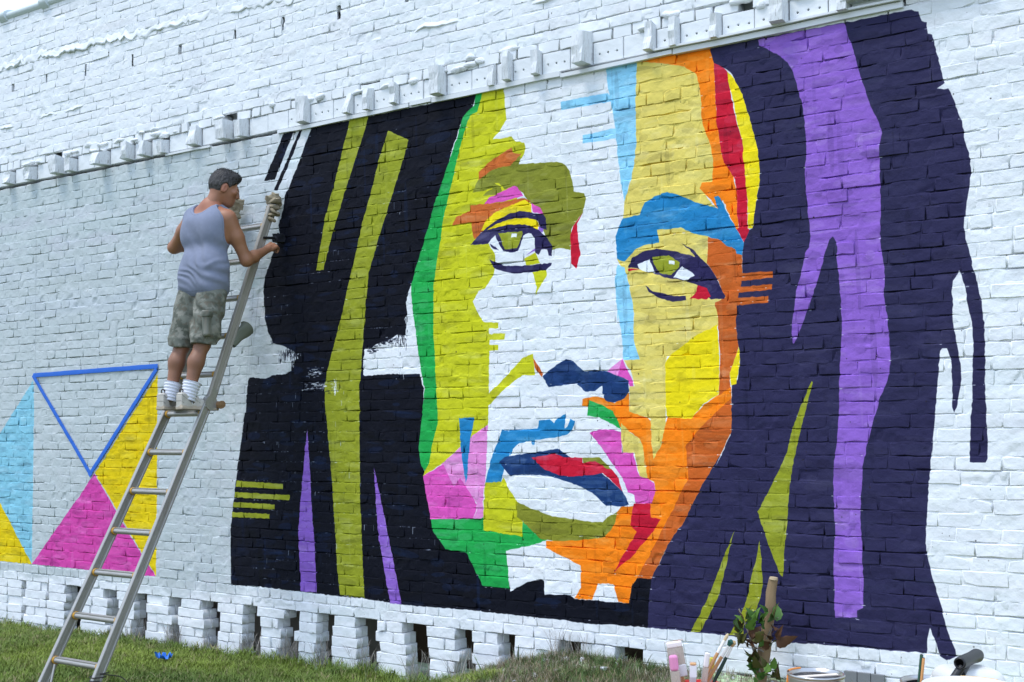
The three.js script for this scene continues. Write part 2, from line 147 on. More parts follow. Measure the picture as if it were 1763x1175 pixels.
paint('green', '-3.530,1.873 -3.443,1.845 -3.362,1.804 -3.304,1.693 -3.398,1.741 -3.461,1.770 -3.540,1.779');
paint('orange', '-3.191,3.898 -3.151,3.902 -3.007,3.904 -2.721,3.893 -2.693,3.799 -2.683,3.532 -2.668,3.377 -2.640,3.228 -2.581,3.129 -2.566,3.048 -2.569,3.105 -2.562,2.991', '-2.552,2.824 -2.568,2.822 -2.646,3.001 -2.675,2.954 -2.728,3.018 -2.789,3.082 -2.776,3.114 -2.776,3.115 -2.711,3.111 -2.703,3.229 -2.717,3.322 -2.765,3.445', '-2.777,3.516 -2.773,3.577 -2.784,3.657 -2.804,3.753 -2.880,3.813 -3.024,3.859');
paint('red', '-2.693,3.799 -2.648,3.771 -2.608,3.730 -2.601,3.641 -2.562,3.452 -2.524,3.325 -2.513,3.203 -2.506,3.041 -2.502,3.081 -2.497,2.819 -2.487,2.814 -2.521,2.746', '-2.564,2.822 -2.552,2.828 -2.562,2.991 -2.569,3.105 -2.577,3.121 -2.637,3.212 -2.660,3.322 -2.679,3.439');
paint('yellow', '-2.612,3.734 -2.592,3.715 -2.560,3.664 -2.521,3.589 -2.468,3.400 -2.430,3.237 -2.422,3.124 -2.428,3.031 -2.428,3.072 -2.448,2.948 -2.469,2.819 -2.495,2.820', '-2.499,3.006 -2.506,3.059 -2.517,3.204 -2.524,3.325 -2.554,3.436 -2.577,3.561 -2.604,3.664');
paint('blue', '-3.289,2.963 -3.178,2.973 -3.142,3.042 -3.081,3.071 -2.991,3.085 -2.910,3.054 -2.827,3.010 -2.675,2.953 -2.699,3.022 -2.675,3.027 -2.655,2.998 -2.607,2.898', '-2.552,2.802 -2.521,2.739 -2.531,2.672 -2.565,2.683 -2.573,2.710 -2.625,2.733 -2.665,2.771 -2.733,2.797 -2.828,2.825 -2.911,2.870 -2.996,2.866 -3.063,2.870', '-3.050,2.793 -3.135,2.789 -3.214,2.765 -3.259,2.721 -3.281,2.701 -3.332,2.724 -3.341,2.856 -3.321,2.910');
paint('ink2', '-3.259,2.662 -3.232,2.719 -3.161,2.748 -3.066,2.759 -2.946,2.732 -2.821,2.687 -2.854,2.732 -2.908,2.777 -2.829,2.729 -2.788,2.680 -2.747,2.642 -2.699,2.573', '-2.635,2.448 -2.643,2.432 -2.724,2.433 -2.810,2.525 -2.888,2.554 -2.998,2.580 -3.084,2.612 -3.180,2.647 -3.197,2.653');
paint('chalk', '-3.193,2.676 -3.114,2.701 -3.080,2.615 -3.127,2.623 -3.180,2.647');
paint('chalk', '-2.905,2.640 -2.855,2.609 -2.822,2.579 -2.880,2.553 -2.960,2.579');
paint('olive', '-3.096,2.711 -2.989,2.713 -2.917,2.664 -2.921,2.637 -2.973,2.595 -3.049,2.613 -3.084,2.667');
paint('chalk', '-2.987,2.682 -2.951,2.675 -2.951,2.654 -2.987,2.660');
paint('red', '-3.257,2.656 -3.180,2.647 -3.255,2.640');
paint('red', '-2.805,2.523 -2.748,2.501 -2.724,2.450 -2.749,2.437 -2.856,2.448 -2.822,2.476');
paint('ink2', '-3.141,2.546 -3.093,2.507 -3.016,2.488 -2.956,2.470 -2.881,2.466 -2.877,2.441 -2.965,2.436 -3.050,2.465 -3.119,2.505');
paint('olive', '-5.474,3.902 -5.302,3.896 -5.338,3.796 -5.422,3.611 -5.507,3.415 -5.593,3.198 -5.654,3.043 -5.710,2.882 -5.716,2.850 -5.790,2.852 -5.780,2.888 -5.707,3.210', '-5.608,3.494 -5.522,3.748');
paint('olive', '-5.122,3.769 -4.941,3.678 -4.980,3.570 -5.055,3.388 -5.165,3.125 -5.212,3.001 -5.271,2.845 -5.294,2.793 -5.328,2.435 -5.361,2.077 -5.373,2.013 -5.365,1.797', '-5.369,1.825 -5.367,1.550 -5.359,1.276 -5.345,1.003 -5.331,0.754 -5.310,0.542 -5.536,0.546 -5.568,0.740 -5.589,0.993 -5.624,1.363 -5.671,1.736 -5.681,1.830', '-5.687,1.801 -5.699,2.022 -5.646,2.208 -5.537,2.522 -5.453,2.815 -5.429,2.882 -5.357,3.136 -5.274,3.359 -5.204,3.573');
paint('olive', '-6.584,1.326 -6.101,1.311 -6.100,1.273 -6.592,1.281');
paint('olive', '-6.602,1.241 -6.040,1.233 -6.040,1.195 -6.608,1.201');
paint('olive', '-6.612,1.165 -6.182,1.160 -6.185,1.123 -6.618,1.127');
paint('olive', '-6.628,1.090 -6.232,1.088 -6.232,1.052 -6.627,1.052');
paint('purple', '-5.862,1.709 -5.841,1.500 -5.811,1.124 -5.783,0.891 -5.761,0.551 -5.912,0.543 -5.945,0.977 -5.916,1.263 -5.886,1.547');
paint('purple', '-5.235,1.447 -5.186,1.280 -5.127,1.075 -5.067,0.837 -4.984,0.527 -5.083,0.525 -5.190,0.965 -5.209,1.144 -5.228,1.370');
paint('olive', '-2.138,1.950 -2.131,1.943 -2.177,1.779 -2.239,1.539 -2.270,1.381 -2.284,1.201 -2.292,1.093 -2.313,0.883 -2.324,0.890 -2.365,0.981 -2.456,1.234 -2.392,1.342', '-2.299,1.525 -2.284,1.556 -2.252,1.679 -2.199,1.823');
paint('olive', '-2.591,1.123 -2.611,1.056 -2.657,0.876 -2.694,0.740 -2.805,0.540 -2.862,0.535 -2.762,0.728 -2.705,0.851 -2.639,1.017');
paint('olive', '-2.443,1.075 -2.433,0.977 -2.435,0.935 -2.429,0.854 -2.440,0.772 -2.461,0.705 -2.496,0.664 -2.541,0.601 -2.543,0.540 -2.634,0.538 -2.571,0.621 -2.523,0.744', '-2.494,0.877 -2.468,0.953');
paint('cyan2', '-9.142,2.157 -9.126,1.927 -9.121,1.167 -9.119,0.557 -9.627,1.071 -10.167,1.622 -9.647,1.669');
paint('yellow2', '-9.628,1.092 -9.119,0.552 -10.128,0.557 -11.007,0.552 -10.360,1.730');
paint('pink2', '-8.276,1.352 -7.915,0.971 -7.492,0.552 -9.119,0.552');
paint('yellow2', '-7.496,2.156 -7.489,1.438 -7.485,0.552 -8.268,1.357');
const COURSE = 0.07155, COURSE0 = 0.546 - 9 * COURSE, LEDGE = 3.909, LEDGE_TOP = 4.14, LEDGE_END = -1.62, WALL_TOP = 5.49;
const TILES = [[-10.3, -5.8], [-6.2, -3.2], [-3.6, -0.35]];   // stretches of wall, each with its own sheet of paint   // stretches of wall, each with its own sheet of paint
function tileOf(x) { return x < -6 ? 0 : x < -3.4 ? 1 : 2; }
function roughPath(ctx, pts, X, Y, jitter) {
  ctx.beginPath();
  pts.forEach((a, i) => {
    const b = pts[(i + 1) % pts.length], n = Math.max(1, Math.round(Math.hypot(b[0] - a[0], b[1] - a[1]) / 0.018));
    for (let k = 0; k < n; k++) {
      const x = lerp(a[0], b[0], k / n), y = lerp(a[1], b[1], k / n), q = k ? jitter : 0;
      const px = X(x + q * noise(x * 60, y * 60, 3)), py = Y(y + q * noise(x * 60, y * 60, 9));
      i + k ? ctx.lineTo(px, py) : ctx.moveTo(px, py);
    }
  });
  ctx.closePath();
}
function paintSheet([xa, xb], seed) {
  const S = 2048, c = canvas(S, S), g = c.getContext('2d'), rnd = Rng(seed), ya = 0, yb = 5.6;
  const X = (x) => (x - xa) / (xb - xa) * S, Y = (y) => (1 - (y - ya) / (yb - ya)) * S, sx = S / (xb - xa), sy = S / (yb - ya);
  g.fillStyle = '#e4e7e9'; g.fillRect(0, 0, S, S);
  for (let i = 0; i < 2600; i++) { // coats of white that never quite match
    const x = xa + rnd() * (xb - xa), y = yb * rnd(), w = 0.08 + 0.5 * rnd(), h = 0.03 + 0.1 * rnd(), v = rnd();
    g.fillStyle = v < 0.5 ? `rgba(250,252,253,${0.10 * rnd()})` : `rgba(190,197,198,${0.10 * rnd()})`;
    g.beginPath(); g.ellipse(X(x), Y(y), w * sx / 2, h * sy / 2, 0, 0, 7); g.fill();
  }
  for (let i = 0; i < 5200; i++) { // older, greyer coat left of the mural, with the dimmer light there painted in
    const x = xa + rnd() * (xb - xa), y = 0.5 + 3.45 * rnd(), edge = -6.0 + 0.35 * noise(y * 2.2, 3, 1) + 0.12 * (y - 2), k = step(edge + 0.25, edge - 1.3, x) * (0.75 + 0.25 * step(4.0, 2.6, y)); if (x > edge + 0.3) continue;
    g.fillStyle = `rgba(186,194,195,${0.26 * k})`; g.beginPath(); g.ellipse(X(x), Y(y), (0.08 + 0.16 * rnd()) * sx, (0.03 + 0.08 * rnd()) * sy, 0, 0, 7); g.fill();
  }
  for (let i = 0; i < 900; i++) { // grime in small streaks
    const x = xa + rnd() * (xb - xa), y = yb * rnd(), h = 0.02 + 0.10 * rnd() * rnd();
    g.fillStyle = `rgba(112,108,98,${0.16 * rnd()})`; g.fillRect(X(x), Y(y), Math.max(1, 0.006 * sx * rnd()), h * sy);
  }
  g.strokeStyle = 'rgba(70,75,85,.33)'; g.lineWidth = 0.004 * sx; // chalked layout lines
  for (const [x0, y0, x1, y1] of [[-7.524, 3.87, -7.49, 2.2], [-9.138, 3.5, -9.119, 2.22], [-6.408, 2.893, -6.554, 1.471], [-6.335, 2.9, -6.5, 1.9], [-6.37, 2.75, -6.57, 1.0]]) {
    g.globalAlpha = x0 > -7 ? 0.55 : 1; g.beginPath(); g.moveTo(X(x0), Y(y0)); g.lineTo(X(x1), Y(y1)); g.stroke(); g.globalAlpha = 1;
  }
  for (const s of shapes) {
    const bx0 = Math.min(...s.pts.map((p) => p[0])), bx1 = Math.max(...s.pts.map((p) => p[0])), by0 = Math.min(...s.pts.map((p) => p[1])), by1 = Math.max(...s.pts.map((p) => p[1]));
    if (bx1 < xa || bx0 > xb) continue;
    g.save(); roughPath(g, s.pts, X, Y, 0.004); g.fillStyle = PAINT[s.color]; g.fill(); g.clip();
    const n = Math.min(1400, Math.round((bx1 - bx0) * (by1 - by0) * 260)), dark = s.color === 'ink';
    for (let i = 0; i < n; i++) { // overlapping brush loads
      const x = bx0 + rnd() * (bx1 - bx0), y = by0 + rnd() * (by1 - by0), w = 0.05 + 0.22 * rnd(), h = 0.012 + 0.05 * rnd(), a = rnd();
      if (x + w < xa || x - w > xb) continue;
      g.fillStyle = dark ? (rnd() < 0.45 ? `rgba(24,48,88,${0.34 * a})` : `rgba(3,4,10,${0.4 * a})`) : rnd() < 0.5 ? `rgba(255,255,255,${(s.color === 'indigo' ? 0.03 : 0.085) * a})` : `rgba(0,0,14,${0.09 * a})`;
      g.beginPath(); g.ellipse(X(x), Y(y), w * sx / 2, h * sy / 2, rnd() < 0.07 ? 1.5 : 0.15 * (rnd() - 0.5), 0, 7); g.fill();
    }
    g.restore();
  }
  // bare white flecks where the brush skipped a joint
  const dark = new Set(['ink', 'indigo', 'blue', 'navy', 'green', 'olive', 'burnt', 'red', 'yellow', 'orange', 'purple']);
  for (const s of shapes) if (dark.has(s.color)) {
    for (let i = 0; i < s.pts.length; i++) {
      const a = s.pts[i], b = s.pts[(i + 1) % s.pts.length], len = Math.hypot(b[0] - a[0], b[1] - a[1]);
      for (let k = 0; k < len / 0.05; k++) if (rnd() < 0.2) {
        const t = rnd(), y = lerp(a[1], b[1], t), j = Math.round((y - COURSE0) / COURSE), yj = COURSE0 + j * COURSE, x = lerp(a[0], b[0], t);
        g.fillStyle = `rgba(235,240,245,${0.5 + 0.5 * rnd()})`; g.fillRect(X(x - 0.012 * rnd()), Y(yj + 0.004 * (rnd() - 0.3)), (0.004 + 0.014 * rnd()) * sx, 0.003 * sy);
      }
    }
  }
  for (let i = 0; i < 260; i++) { // pin holes and old nail holes
    g.fillStyle = `rgba(40,34,30,${0.4 + 0.5 * rnd()})`; const q = 0.002 + 0.003 * rnd() * rnd(); g.beginPath(); g.ellipse(X(xa + rnd() * (xb - xa)), Y(0.4 + 5 * rnd()), q * sx, q * sy * (0.6 + rnd()), 0, 0, 7); g.fill();
  }
  const INK = shapes[0].pts, inside = (x, y) => { let r = false; for (let i = 0, j = INK.length - 1; i < INK.length; j = i++) if ((INK[i][1] > y) !== (INK[j][1] > y) && x < (INK[j][0] - INK[i][0]) * (y - INK[i][1]) / (INK[j][1] - INK[i][1]) + INK[i][0]) r = !r; return r; };
  for (let i = 0; i < 1500; i++) {
    const x = lerp(-6.4, -4.2, rnd()), j = Math.floor(rnd() * 40) + 9, y = COURSE0 + j * COURSE + 0.004 * (rnd() - 0.5);
    if (!inside(x, y) || noise(x * 1.4, y * 3.1, 5) < 0.05) continue;
    g.fillStyle = `rgba(200,210,222,${0.2 + 0.55 * rnd()})`; const up = rnd() < 0.12;
    g.fillRect(X(x), Y(y), (up ? 0.004 : 0.004 + 0.03 * rnd() * rnd()) * sx, (up ? 0.05 * rnd() : 0.0032) * sy);
  }
  // dry-brushed, unfinished edges
  function dry(x, y, rx, ry, n, color, vertical) {
    for (let i = 0; i < n; i++) {
      const u = x + (rnd() + rnd() - 1) * rx, v = y + (rnd() + rnd() - 1) * ry; g.fillStyle = color; g.globalAlpha = 0.35 + 0.6 * rnd();
      if (vertical) g.fillRect(X(u), Y(v), 0.005 * sx * (0.5 + rnd()), (0.01 + 0.04 * rnd()) * sy); else g.fillRect(X(u), Y(v), (0.006 + 0.03 * rnd()) * sx, 0.005 * sy * (0.5 + rnd()));
    }
    g.globalAlpha = 1;
  }
  dry(-5.0, 2.40, 0.06, 0.14, 150, '#0a0d1a', true); dry(-5.12, 2.31, 0.10, 0.03, 60, '#0d1122'); dry(-4.98, 2.2, 0.1, 0.12, 90, '#e6eaee', true);
  dry(-5.27, 2.26, 0.06, 0.03, 40, '#0d1122'); dry(-5.05, 1.96, 0.22, 0.016, 60, '#0d1122');
  dry(-6.05, 2.24, 0.12, 0.06, 70, '#e4e8ec', true); dry(-5.80, 2.12, 0.10, 0.05, 36, '#e4e8ec'); dry(-6.0, 2.27, 0.18, 0.06, 150, '#0a0d1a', true);
  dry(-5.95, 1.98, 0.35, 0.02, 150, '#0d1122'); dry(-5.75, 2.02, 0.2, 0.04, 70, '#e4e8ec'); dry(-5.6, 2.02, 0.03, 0.06, 20, '#e4e8ec', true);
  dry(-6.22, 2.55, 0.03, 0.25, 60, '#0d1122');
  return tex(c);
}
const paintBump = noiseTex(512, 8, 5, 0, 255, 3);
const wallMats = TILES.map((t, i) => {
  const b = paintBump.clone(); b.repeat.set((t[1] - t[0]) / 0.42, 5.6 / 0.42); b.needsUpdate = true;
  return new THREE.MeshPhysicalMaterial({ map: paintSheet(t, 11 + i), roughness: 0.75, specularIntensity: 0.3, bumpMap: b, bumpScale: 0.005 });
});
const whiteWall = (() => { const b = paintBump.clone(); b.repeat.set(2.4, 2.4); b.needsUpdate = true; return new THREE.MeshStandardMaterial({ color: '#e2e5e6', roughness: 0.65, bumpMap: b, bumpScale: 0.003 }); })();
const wallUV = (t, x, y) => [(x - TILES[t][0]) / (TILES[t][1] - TILES[t][0]), y / 5.6];

// one brick: an uneven, worn block whose edges the paint has rounded
function brickGeo(x0, x1, y0, y1, zf, zb, r, t) {
  const w = x1 - x0, h = y1 - y0, e = 0.0032, out = [];
  const spots = [[0, 0], [0.33, 0], [0.67, 0], [1, 0], [1, 1], [0.67, 1], [0.33, 1], [0, 1]], tx = (r() - 0.5) * 0.004, ty = (r() - 0.5) * 0.003;
  for (const [u, v] of spots) out.push([x0 + u * w + (r() - 0.5) * 2 * e, y0 + v * h + (r() - 0.5) * 2 * e]);
  const chip = r() < 0.18 ? [0, 3, 4, 7][Math.floor(r() * 4)] : -1;
  const pos = [], uv = [], idx = [], put = (x, y, z) => { pos.push(x, y, z); uv.push(...wallUV(t, x, y)); };
  const zAt = (x, y) => zf + tx * ((x - x0) / w - 0.5) + ty * ((y - y0) / h - 0.5);
  const cx = (x0 + x1) / 2, cy = (y0 + y1) / 2, k = 0.0018 + 0.0022 * r();
  out.forEach(([x, y]) => put(x, y, zb));
  out.forEach(([x, y], i) => put(x, y, zAt(x, y) - k - (i === chip ? 0.008 : 0)));
  out.forEach(([x, y], i) => { const q = i === chip ? 0.014 : 0.0022 + 0.002 * r(); put(x + Math.sign(cx - x) * q, y + Math.sign(cy - y) * q, zAt(x, y) + (r() - 0.5) * 0.0016); });
  for (let i = 0; i < 8; i++) { const o = (16 + i) * 3; put(pos[o], pos[o + 1], pos[o + 2]); }
  put(x0 + 0.28 * w, cy, zAt(x0 + 0.28 * w, cy) + (r() - 0.4) * 0.0035); put(x0 + 0.72 * w, cy, zAt(x0 + 0.72 * w, cy) + (r() - 0.4) * 0.0035);
  for (let ring = 0; ring < 2; ring++) for (let i = 0; i < 8; i++) { const a = ring * 8 + i, b = ring * 8 + (i + 1) % 8; idx.push(a, b, b + 8, a, b + 8, a + 8); }
  const A = 32, B = 33; idx.push(24, 25, A, 25, B, A, 25, 26, B, 26, 27, B, 27, 28, B, 28, 29, B, 29, A, B, 29, 30, A, 30, 31, A, 31, 24, A);
  const g = new THREE.BufferGeometry(); g.setAttribute('position', new THREE.Float32BufferAttribute(pos, 3)); g.setAttribute('uv', new THREE.Float32BufferAttribute(uv, 2)); g.setIndex(idx); g.computeVertexNormals();
  return g;
}

const OPENINGS = [[-9.257, -9.214], [-8.905, -8.889], [-8.647, -8.412], [-8.100, -7.945], [-7.763, -7.586], [-7.329, -7.201], [-6.930, -6.751], [-6.513, -6.331], [-6.135, -5.950], [-5.769, -5.609], [-5.399, -5.195], [-4.956, -4.754], [-4.544, -4.382], [-4.201, -4.059], [-3.768, -3.571], [-3.352, -3.170], [-2.574, -2.492]];   // gaps low in the wall, left to right
const SLOTS = [-9.526, -9.034, -8.479, -7.867, -7.282, -6.652, -6.14, -5.587, -4.963, -4.4];
const openTop = (i) => (i === 16 ? 0.33 : 0.405), isSlot = (x, y) => SLOTS.some((s) => Math.abs(x - s) < 0.018 && Math.abs(y - slotY(s)) < 0.05);
function slotY(s) { return 4.76 + (-s - 7.4) * 0.035; }
const inOpening = (x, y) => OPENINGS.some(([a, b], i) => x > a && x < b && y < openTop(i) && y > -0.02);

const wall = thing('brick_wall', 'long white painted brick wall carrying the big unfinished face mural', 'wall');
{
  const r = Rng(77), list = [];
  const add = (x0, x1, y0, y1, zf, zb) => {
    const cx = (x0 + x1) / 2, cy = (y0 + y1) / 2, p = onFrame(cx, cy, 0, 220); if (!p[2] || x1 - x0 < 0.02) return;
    const a = onFrame(x0, y0, zf), b = onFrame(x1, y1, zf), t = tileOf(cx);
    const seen = p[0] > 0 && p[0] < 1763 && p[1] > 0 && p[1] < 1150;
    list.push({ g: brickGeo(x0, x1, y0, y1, zf, zb, r, t), t, area: seen ? Math.abs((b[0] - a[0]) * (b[1] - a[1])) : 0 });
  };
  const zFront = () => { const k = r(); return (r() + r() - 1) * 0.0028 + (k < 0.04 ? -0.007 : k > 0.96 ? 0.005 : 0); };
  function course(j, y, xFrom, xTo) {
    let x = xFrom + ((j * 0.5) % 1) * 0.225 + (r() - 0.5) * 0.05 + hash(j, 4) * 0.06; x -= 0.45;
    const header = j === 8, pier = j <= 6, bond = !header && j > 9 && j % 7 === 3 && r() < 0.6;
    while (x < xTo) {
      const k = r(), L = header ? 0.100 + 0.012 * r() : pier ? (k < 0.35 ? 0.105 : 0.165 + 0.06 * r()) : (k < (bond ? 0.5 : 0.09)) ? 0.108 : k > 0.95 ? 0.16 : 0.218 + 0.012 * (r() - 0.5);
      const g = 0.003 + 0.005 * r(), j2 = 0.0035 + 0.005 * r(); let x0 = Math.max(x, xFrom), x1 = Math.min(x + L, xTo); const y0 = y + j2 / 2, y1 = y + COURSE - j2 / 2, yc = (y0 + y1) / 2;
      x += L + g;
      if (x1 - x0 < 0.02) continue;
      if (y > LEDGE_TOP - 0.01) { // vent slots
        let cut = false;
        for (const s of SLOTS) if (Math.abs(yc - slotY(s)) < 0.055 && x1 > s - 0.018 && x0 < s + 0.018) { if (s - 0.018 - x0 > 0.025) add(x0, s - 0.018, y0, y1, zFront(), -0.10); if (x1 - s - 0.018 > 0.025) add(s + 0.018, x1, y0, y1, zFront(), -0.10); cut = true; }
        if (!cut) add(x0, x1, y0, y1, zFront(), -0.03);
        continue;
      }
      if (pier) continue;
      add(x0, x1, y0, y1, header || j === 7 ? zFront() + 0.002 : zFront(), j <= 8 ? -0.09 : -0.03);
    }
  }
  // brick piers between the gaps at the foot of the wall: ragged at the edges, two bricks deep
  function piers(j, y) {
    const yc = y + COURSE / 2, gaps = OPENINGS.map(([a, b], i) => [a, b, i]).filter(([, , i]) => yc < openTop(i)); let from = -10.3;
    for (const [a, b, i] of [...gaps, [-0.4, -0.4, 99]]) {
      const wide = b - a > 0.05, rag = (k) => wide ? (hash(j, i, k) - 0.5) * 0.036 + 0.006 + (hash(j, i, k + 5) < 0.16 ? (hash(j, i, k + 8) - 0.5) * 0.09 : 0) : 0, xa = a + rag(1), pier = a - from < 0.6; let x = from + (from > -10 ? (OPENINGS[i - 1] && pier ? 0 : 0) : 0);
      const cutL = from > -10.2 && pier ? (hash(j, i, 3) - 0.5) * 0.05 : 0; x += cutL;
      const span = xa - x, n = pier ? (span < 0.13 ? 1 : hash(j, i, 4) < 0.5 ? 1 : 2) : Math.max(1, Math.round(span / 0.225)), first = n === 2 ? 0.35 + 0.4 * hash(j, i, 6) : 0;
      let p = x; for (let k = 0; k < n; k++) { const q = n === 2 && pier ? (k ? xa : x + span * first) : x + span * (k + 1) / n; add(p, q - (k < n - 1 ? 0.006 : 0), y + 0.0012 + 0.002 * r(), y + COURSE - 0.0012, zFront() * 1.4 + 0.002, -0.056); p = q; }
      if (i < 99) { const back = (r() - 0.5) * 0.02; add(xa - 0.12, xa + back, y + 0.0025, y + COURSE - 0.0015, -0.061, -0.125); add(b - 0.004, b + 0.10, y + 0.004, y + COURSE - 0.003, -0.061, -0.125); }
      from = b;
    }
  }
  const XA = -10.3, XB = -0.4;
  for (let j = 0; j < 56; j++) j <= 6 ? piers(j, COURSE0 + j * COURSE) : course(j, COURSE0 + j * COURSE, XA, XB);
  for (let j = 56; j < 62; j++) course(j, COURSE0 + j * COURSE, LEDGE_END + 0.01, XB);
  for (let k = 0; LEDGE_TOP + k * COURSE < WALL_TOP - 0.03; k++) course(100 + k, LEDGE_TOP + k * COURSE, XA, k < 3 ? LEDGE_END : XB);
  // the 300 that show largest are bricks of their own; the rest are joined
  list.sort((a, b) => b.area - a.area);
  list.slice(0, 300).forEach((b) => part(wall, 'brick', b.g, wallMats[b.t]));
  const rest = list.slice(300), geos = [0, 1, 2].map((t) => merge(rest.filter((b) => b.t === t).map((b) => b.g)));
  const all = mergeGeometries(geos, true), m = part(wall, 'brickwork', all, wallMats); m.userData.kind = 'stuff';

  // mortar, smeared with paint: an uneven skin that runs in the joints
  const sheets = TILES.map((T, t) => {
    const xs = [], ys = [], x0 = t === 0 ? -10.3 : t === 1 ? -6 : -3.4, x1 = t === 0 ? -6 : t === 1 ? -3.4 : -0.4, n = Math.round((x1 - x0) / (t === 0 ? 0.022 : 0.016));
    for (let i = 0; i <= n; i++) xs.push(lerp(x0, x1, i / n));
    const bands = []; for (let j = 0; j < 56; j++) bands.push(COURSE0 + j * COURSE);
    for (let k = 0; LEDGE_TOP + k * COURSE < WALL_TOP; k++) bands.push(LEDGE_TOP + k * COURSE);
    for (const b of bands) ys.push([b - 0.0055, 0], [b - 0.002, 1], [b + 0.002, 2], [b + 0.0055, 3], [b + COURSE / 2, 4]);
    const pos = [], uv = [], idx = [], N = xs.length;
    ys.forEach(([y, k]) => xs.forEach((x) => {
      const n1 = fbm(x * 16, y * 16, 1), n2 = fbm(x * 30, y * 50, 2, 2), gap = noise(x * 5.5, Math.round((y - COURSE0) / COURSE) * 3.7, 11), gap2 = noise(x * 23, y * 9, 17);
      let z = k === 4 ? -0.0014 + 0.0045 * n2 : -0.0016 + 0.006 * n1 + 0.0045 * n2;
      if (k === 4 && gap2 > 0.5) z -= 0.014;
      if ((k === 3 || k === 2) && gap > 0.16) z -= 0.020 * step(0.16, 0.55, gap) * clamp(0.55 + 0.9 * gap2, 0, 1);
      if (k === 1 && gap > 0.5) z -= 0.012;
      if (y < 0.42 || (y > LEDGE - 0.004 && y < LEDGE_TOP + 0.004)) z = Math.min(z, -0.006) - 0.006;
      pos.push(x, y + 0.0025 * noise(x * 40, y * 7, 4), Math.min(z, 0.0035)); uv.push(...wallUV(t, x, y));
    }));
    for (let a = 0; a < ys.length - 1; a++) for (let b = 0; b < N - 1; b++) {
      const cx = (xs[b] + xs[b + 1]) / 2, cy = (ys[a][0] + ys[a + 1][0]) / 2;
      if (cy < 0.41 && OPENINGS.some(([p, q], i) => cx > p - 0.045 && cx < q + 0.045 && cy < openTop(i))) continue;
      if (cy > 4.2 && isSlot(cx, cy)) continue;
      if (cx < LEDGE_END && cy > LEDGE + 0.01 && cy < LEDGE_TOP) continue;
      const i = a * N + b; idx.push(i, i + 1, i + N + 1, i, i + N + 1, i + N);
    }
    const g = new THREE.BufferGeometry(); g.setAttribute('position', new THREE.Float32BufferAttribute(pos, 3)); g.setAttribute('uv', new THREE.Float32BufferAttribute(uv, 2)); g.setIndex(idx); g.computeVertexNormals(); return g;
  });
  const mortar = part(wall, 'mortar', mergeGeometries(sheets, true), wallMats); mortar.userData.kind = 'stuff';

  // what stands behind the face: masonry core, pier hearts, the dark floor void seen through the gaps
  const hearts = [], coreMat = std('#cfd2d3', 0.9), cuts = [...OPENINGS].sort((a, b) => a[0] - b[0]);
  let from = -10.3; for (const [a, b] of cuts) { if (a - from > 0.09) hearts.push(box(a - from - 0.07, 0.5, 0.10, (a + from) / 2, 0.15, -0.066)); from = b; }
  hearts.push(box(-0.4 - from - 0.1, 0.5, 0.10, (from - 0.4) / 2, 0.15, -0.066)); part(wall, 'pier_core', hearts, coreMat);
  part(wall, 'wall_core', [box(15.6, 5.0, 0.30, -5.2, 2.93, -0.27), box(2.9, 5.7, 0.42, -11.75, 2.6, -0.214), box(3.1, 5.7, 0.42, 1.15, 2.6, -0.214)], whiteWall);
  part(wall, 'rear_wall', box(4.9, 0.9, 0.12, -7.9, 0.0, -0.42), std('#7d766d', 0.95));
  part(wall, 'crawl_space_back', box(6.2, 0.9, 0.1, -2.5, 0.0, -0.62), std('#3a2a1c', 1));
}
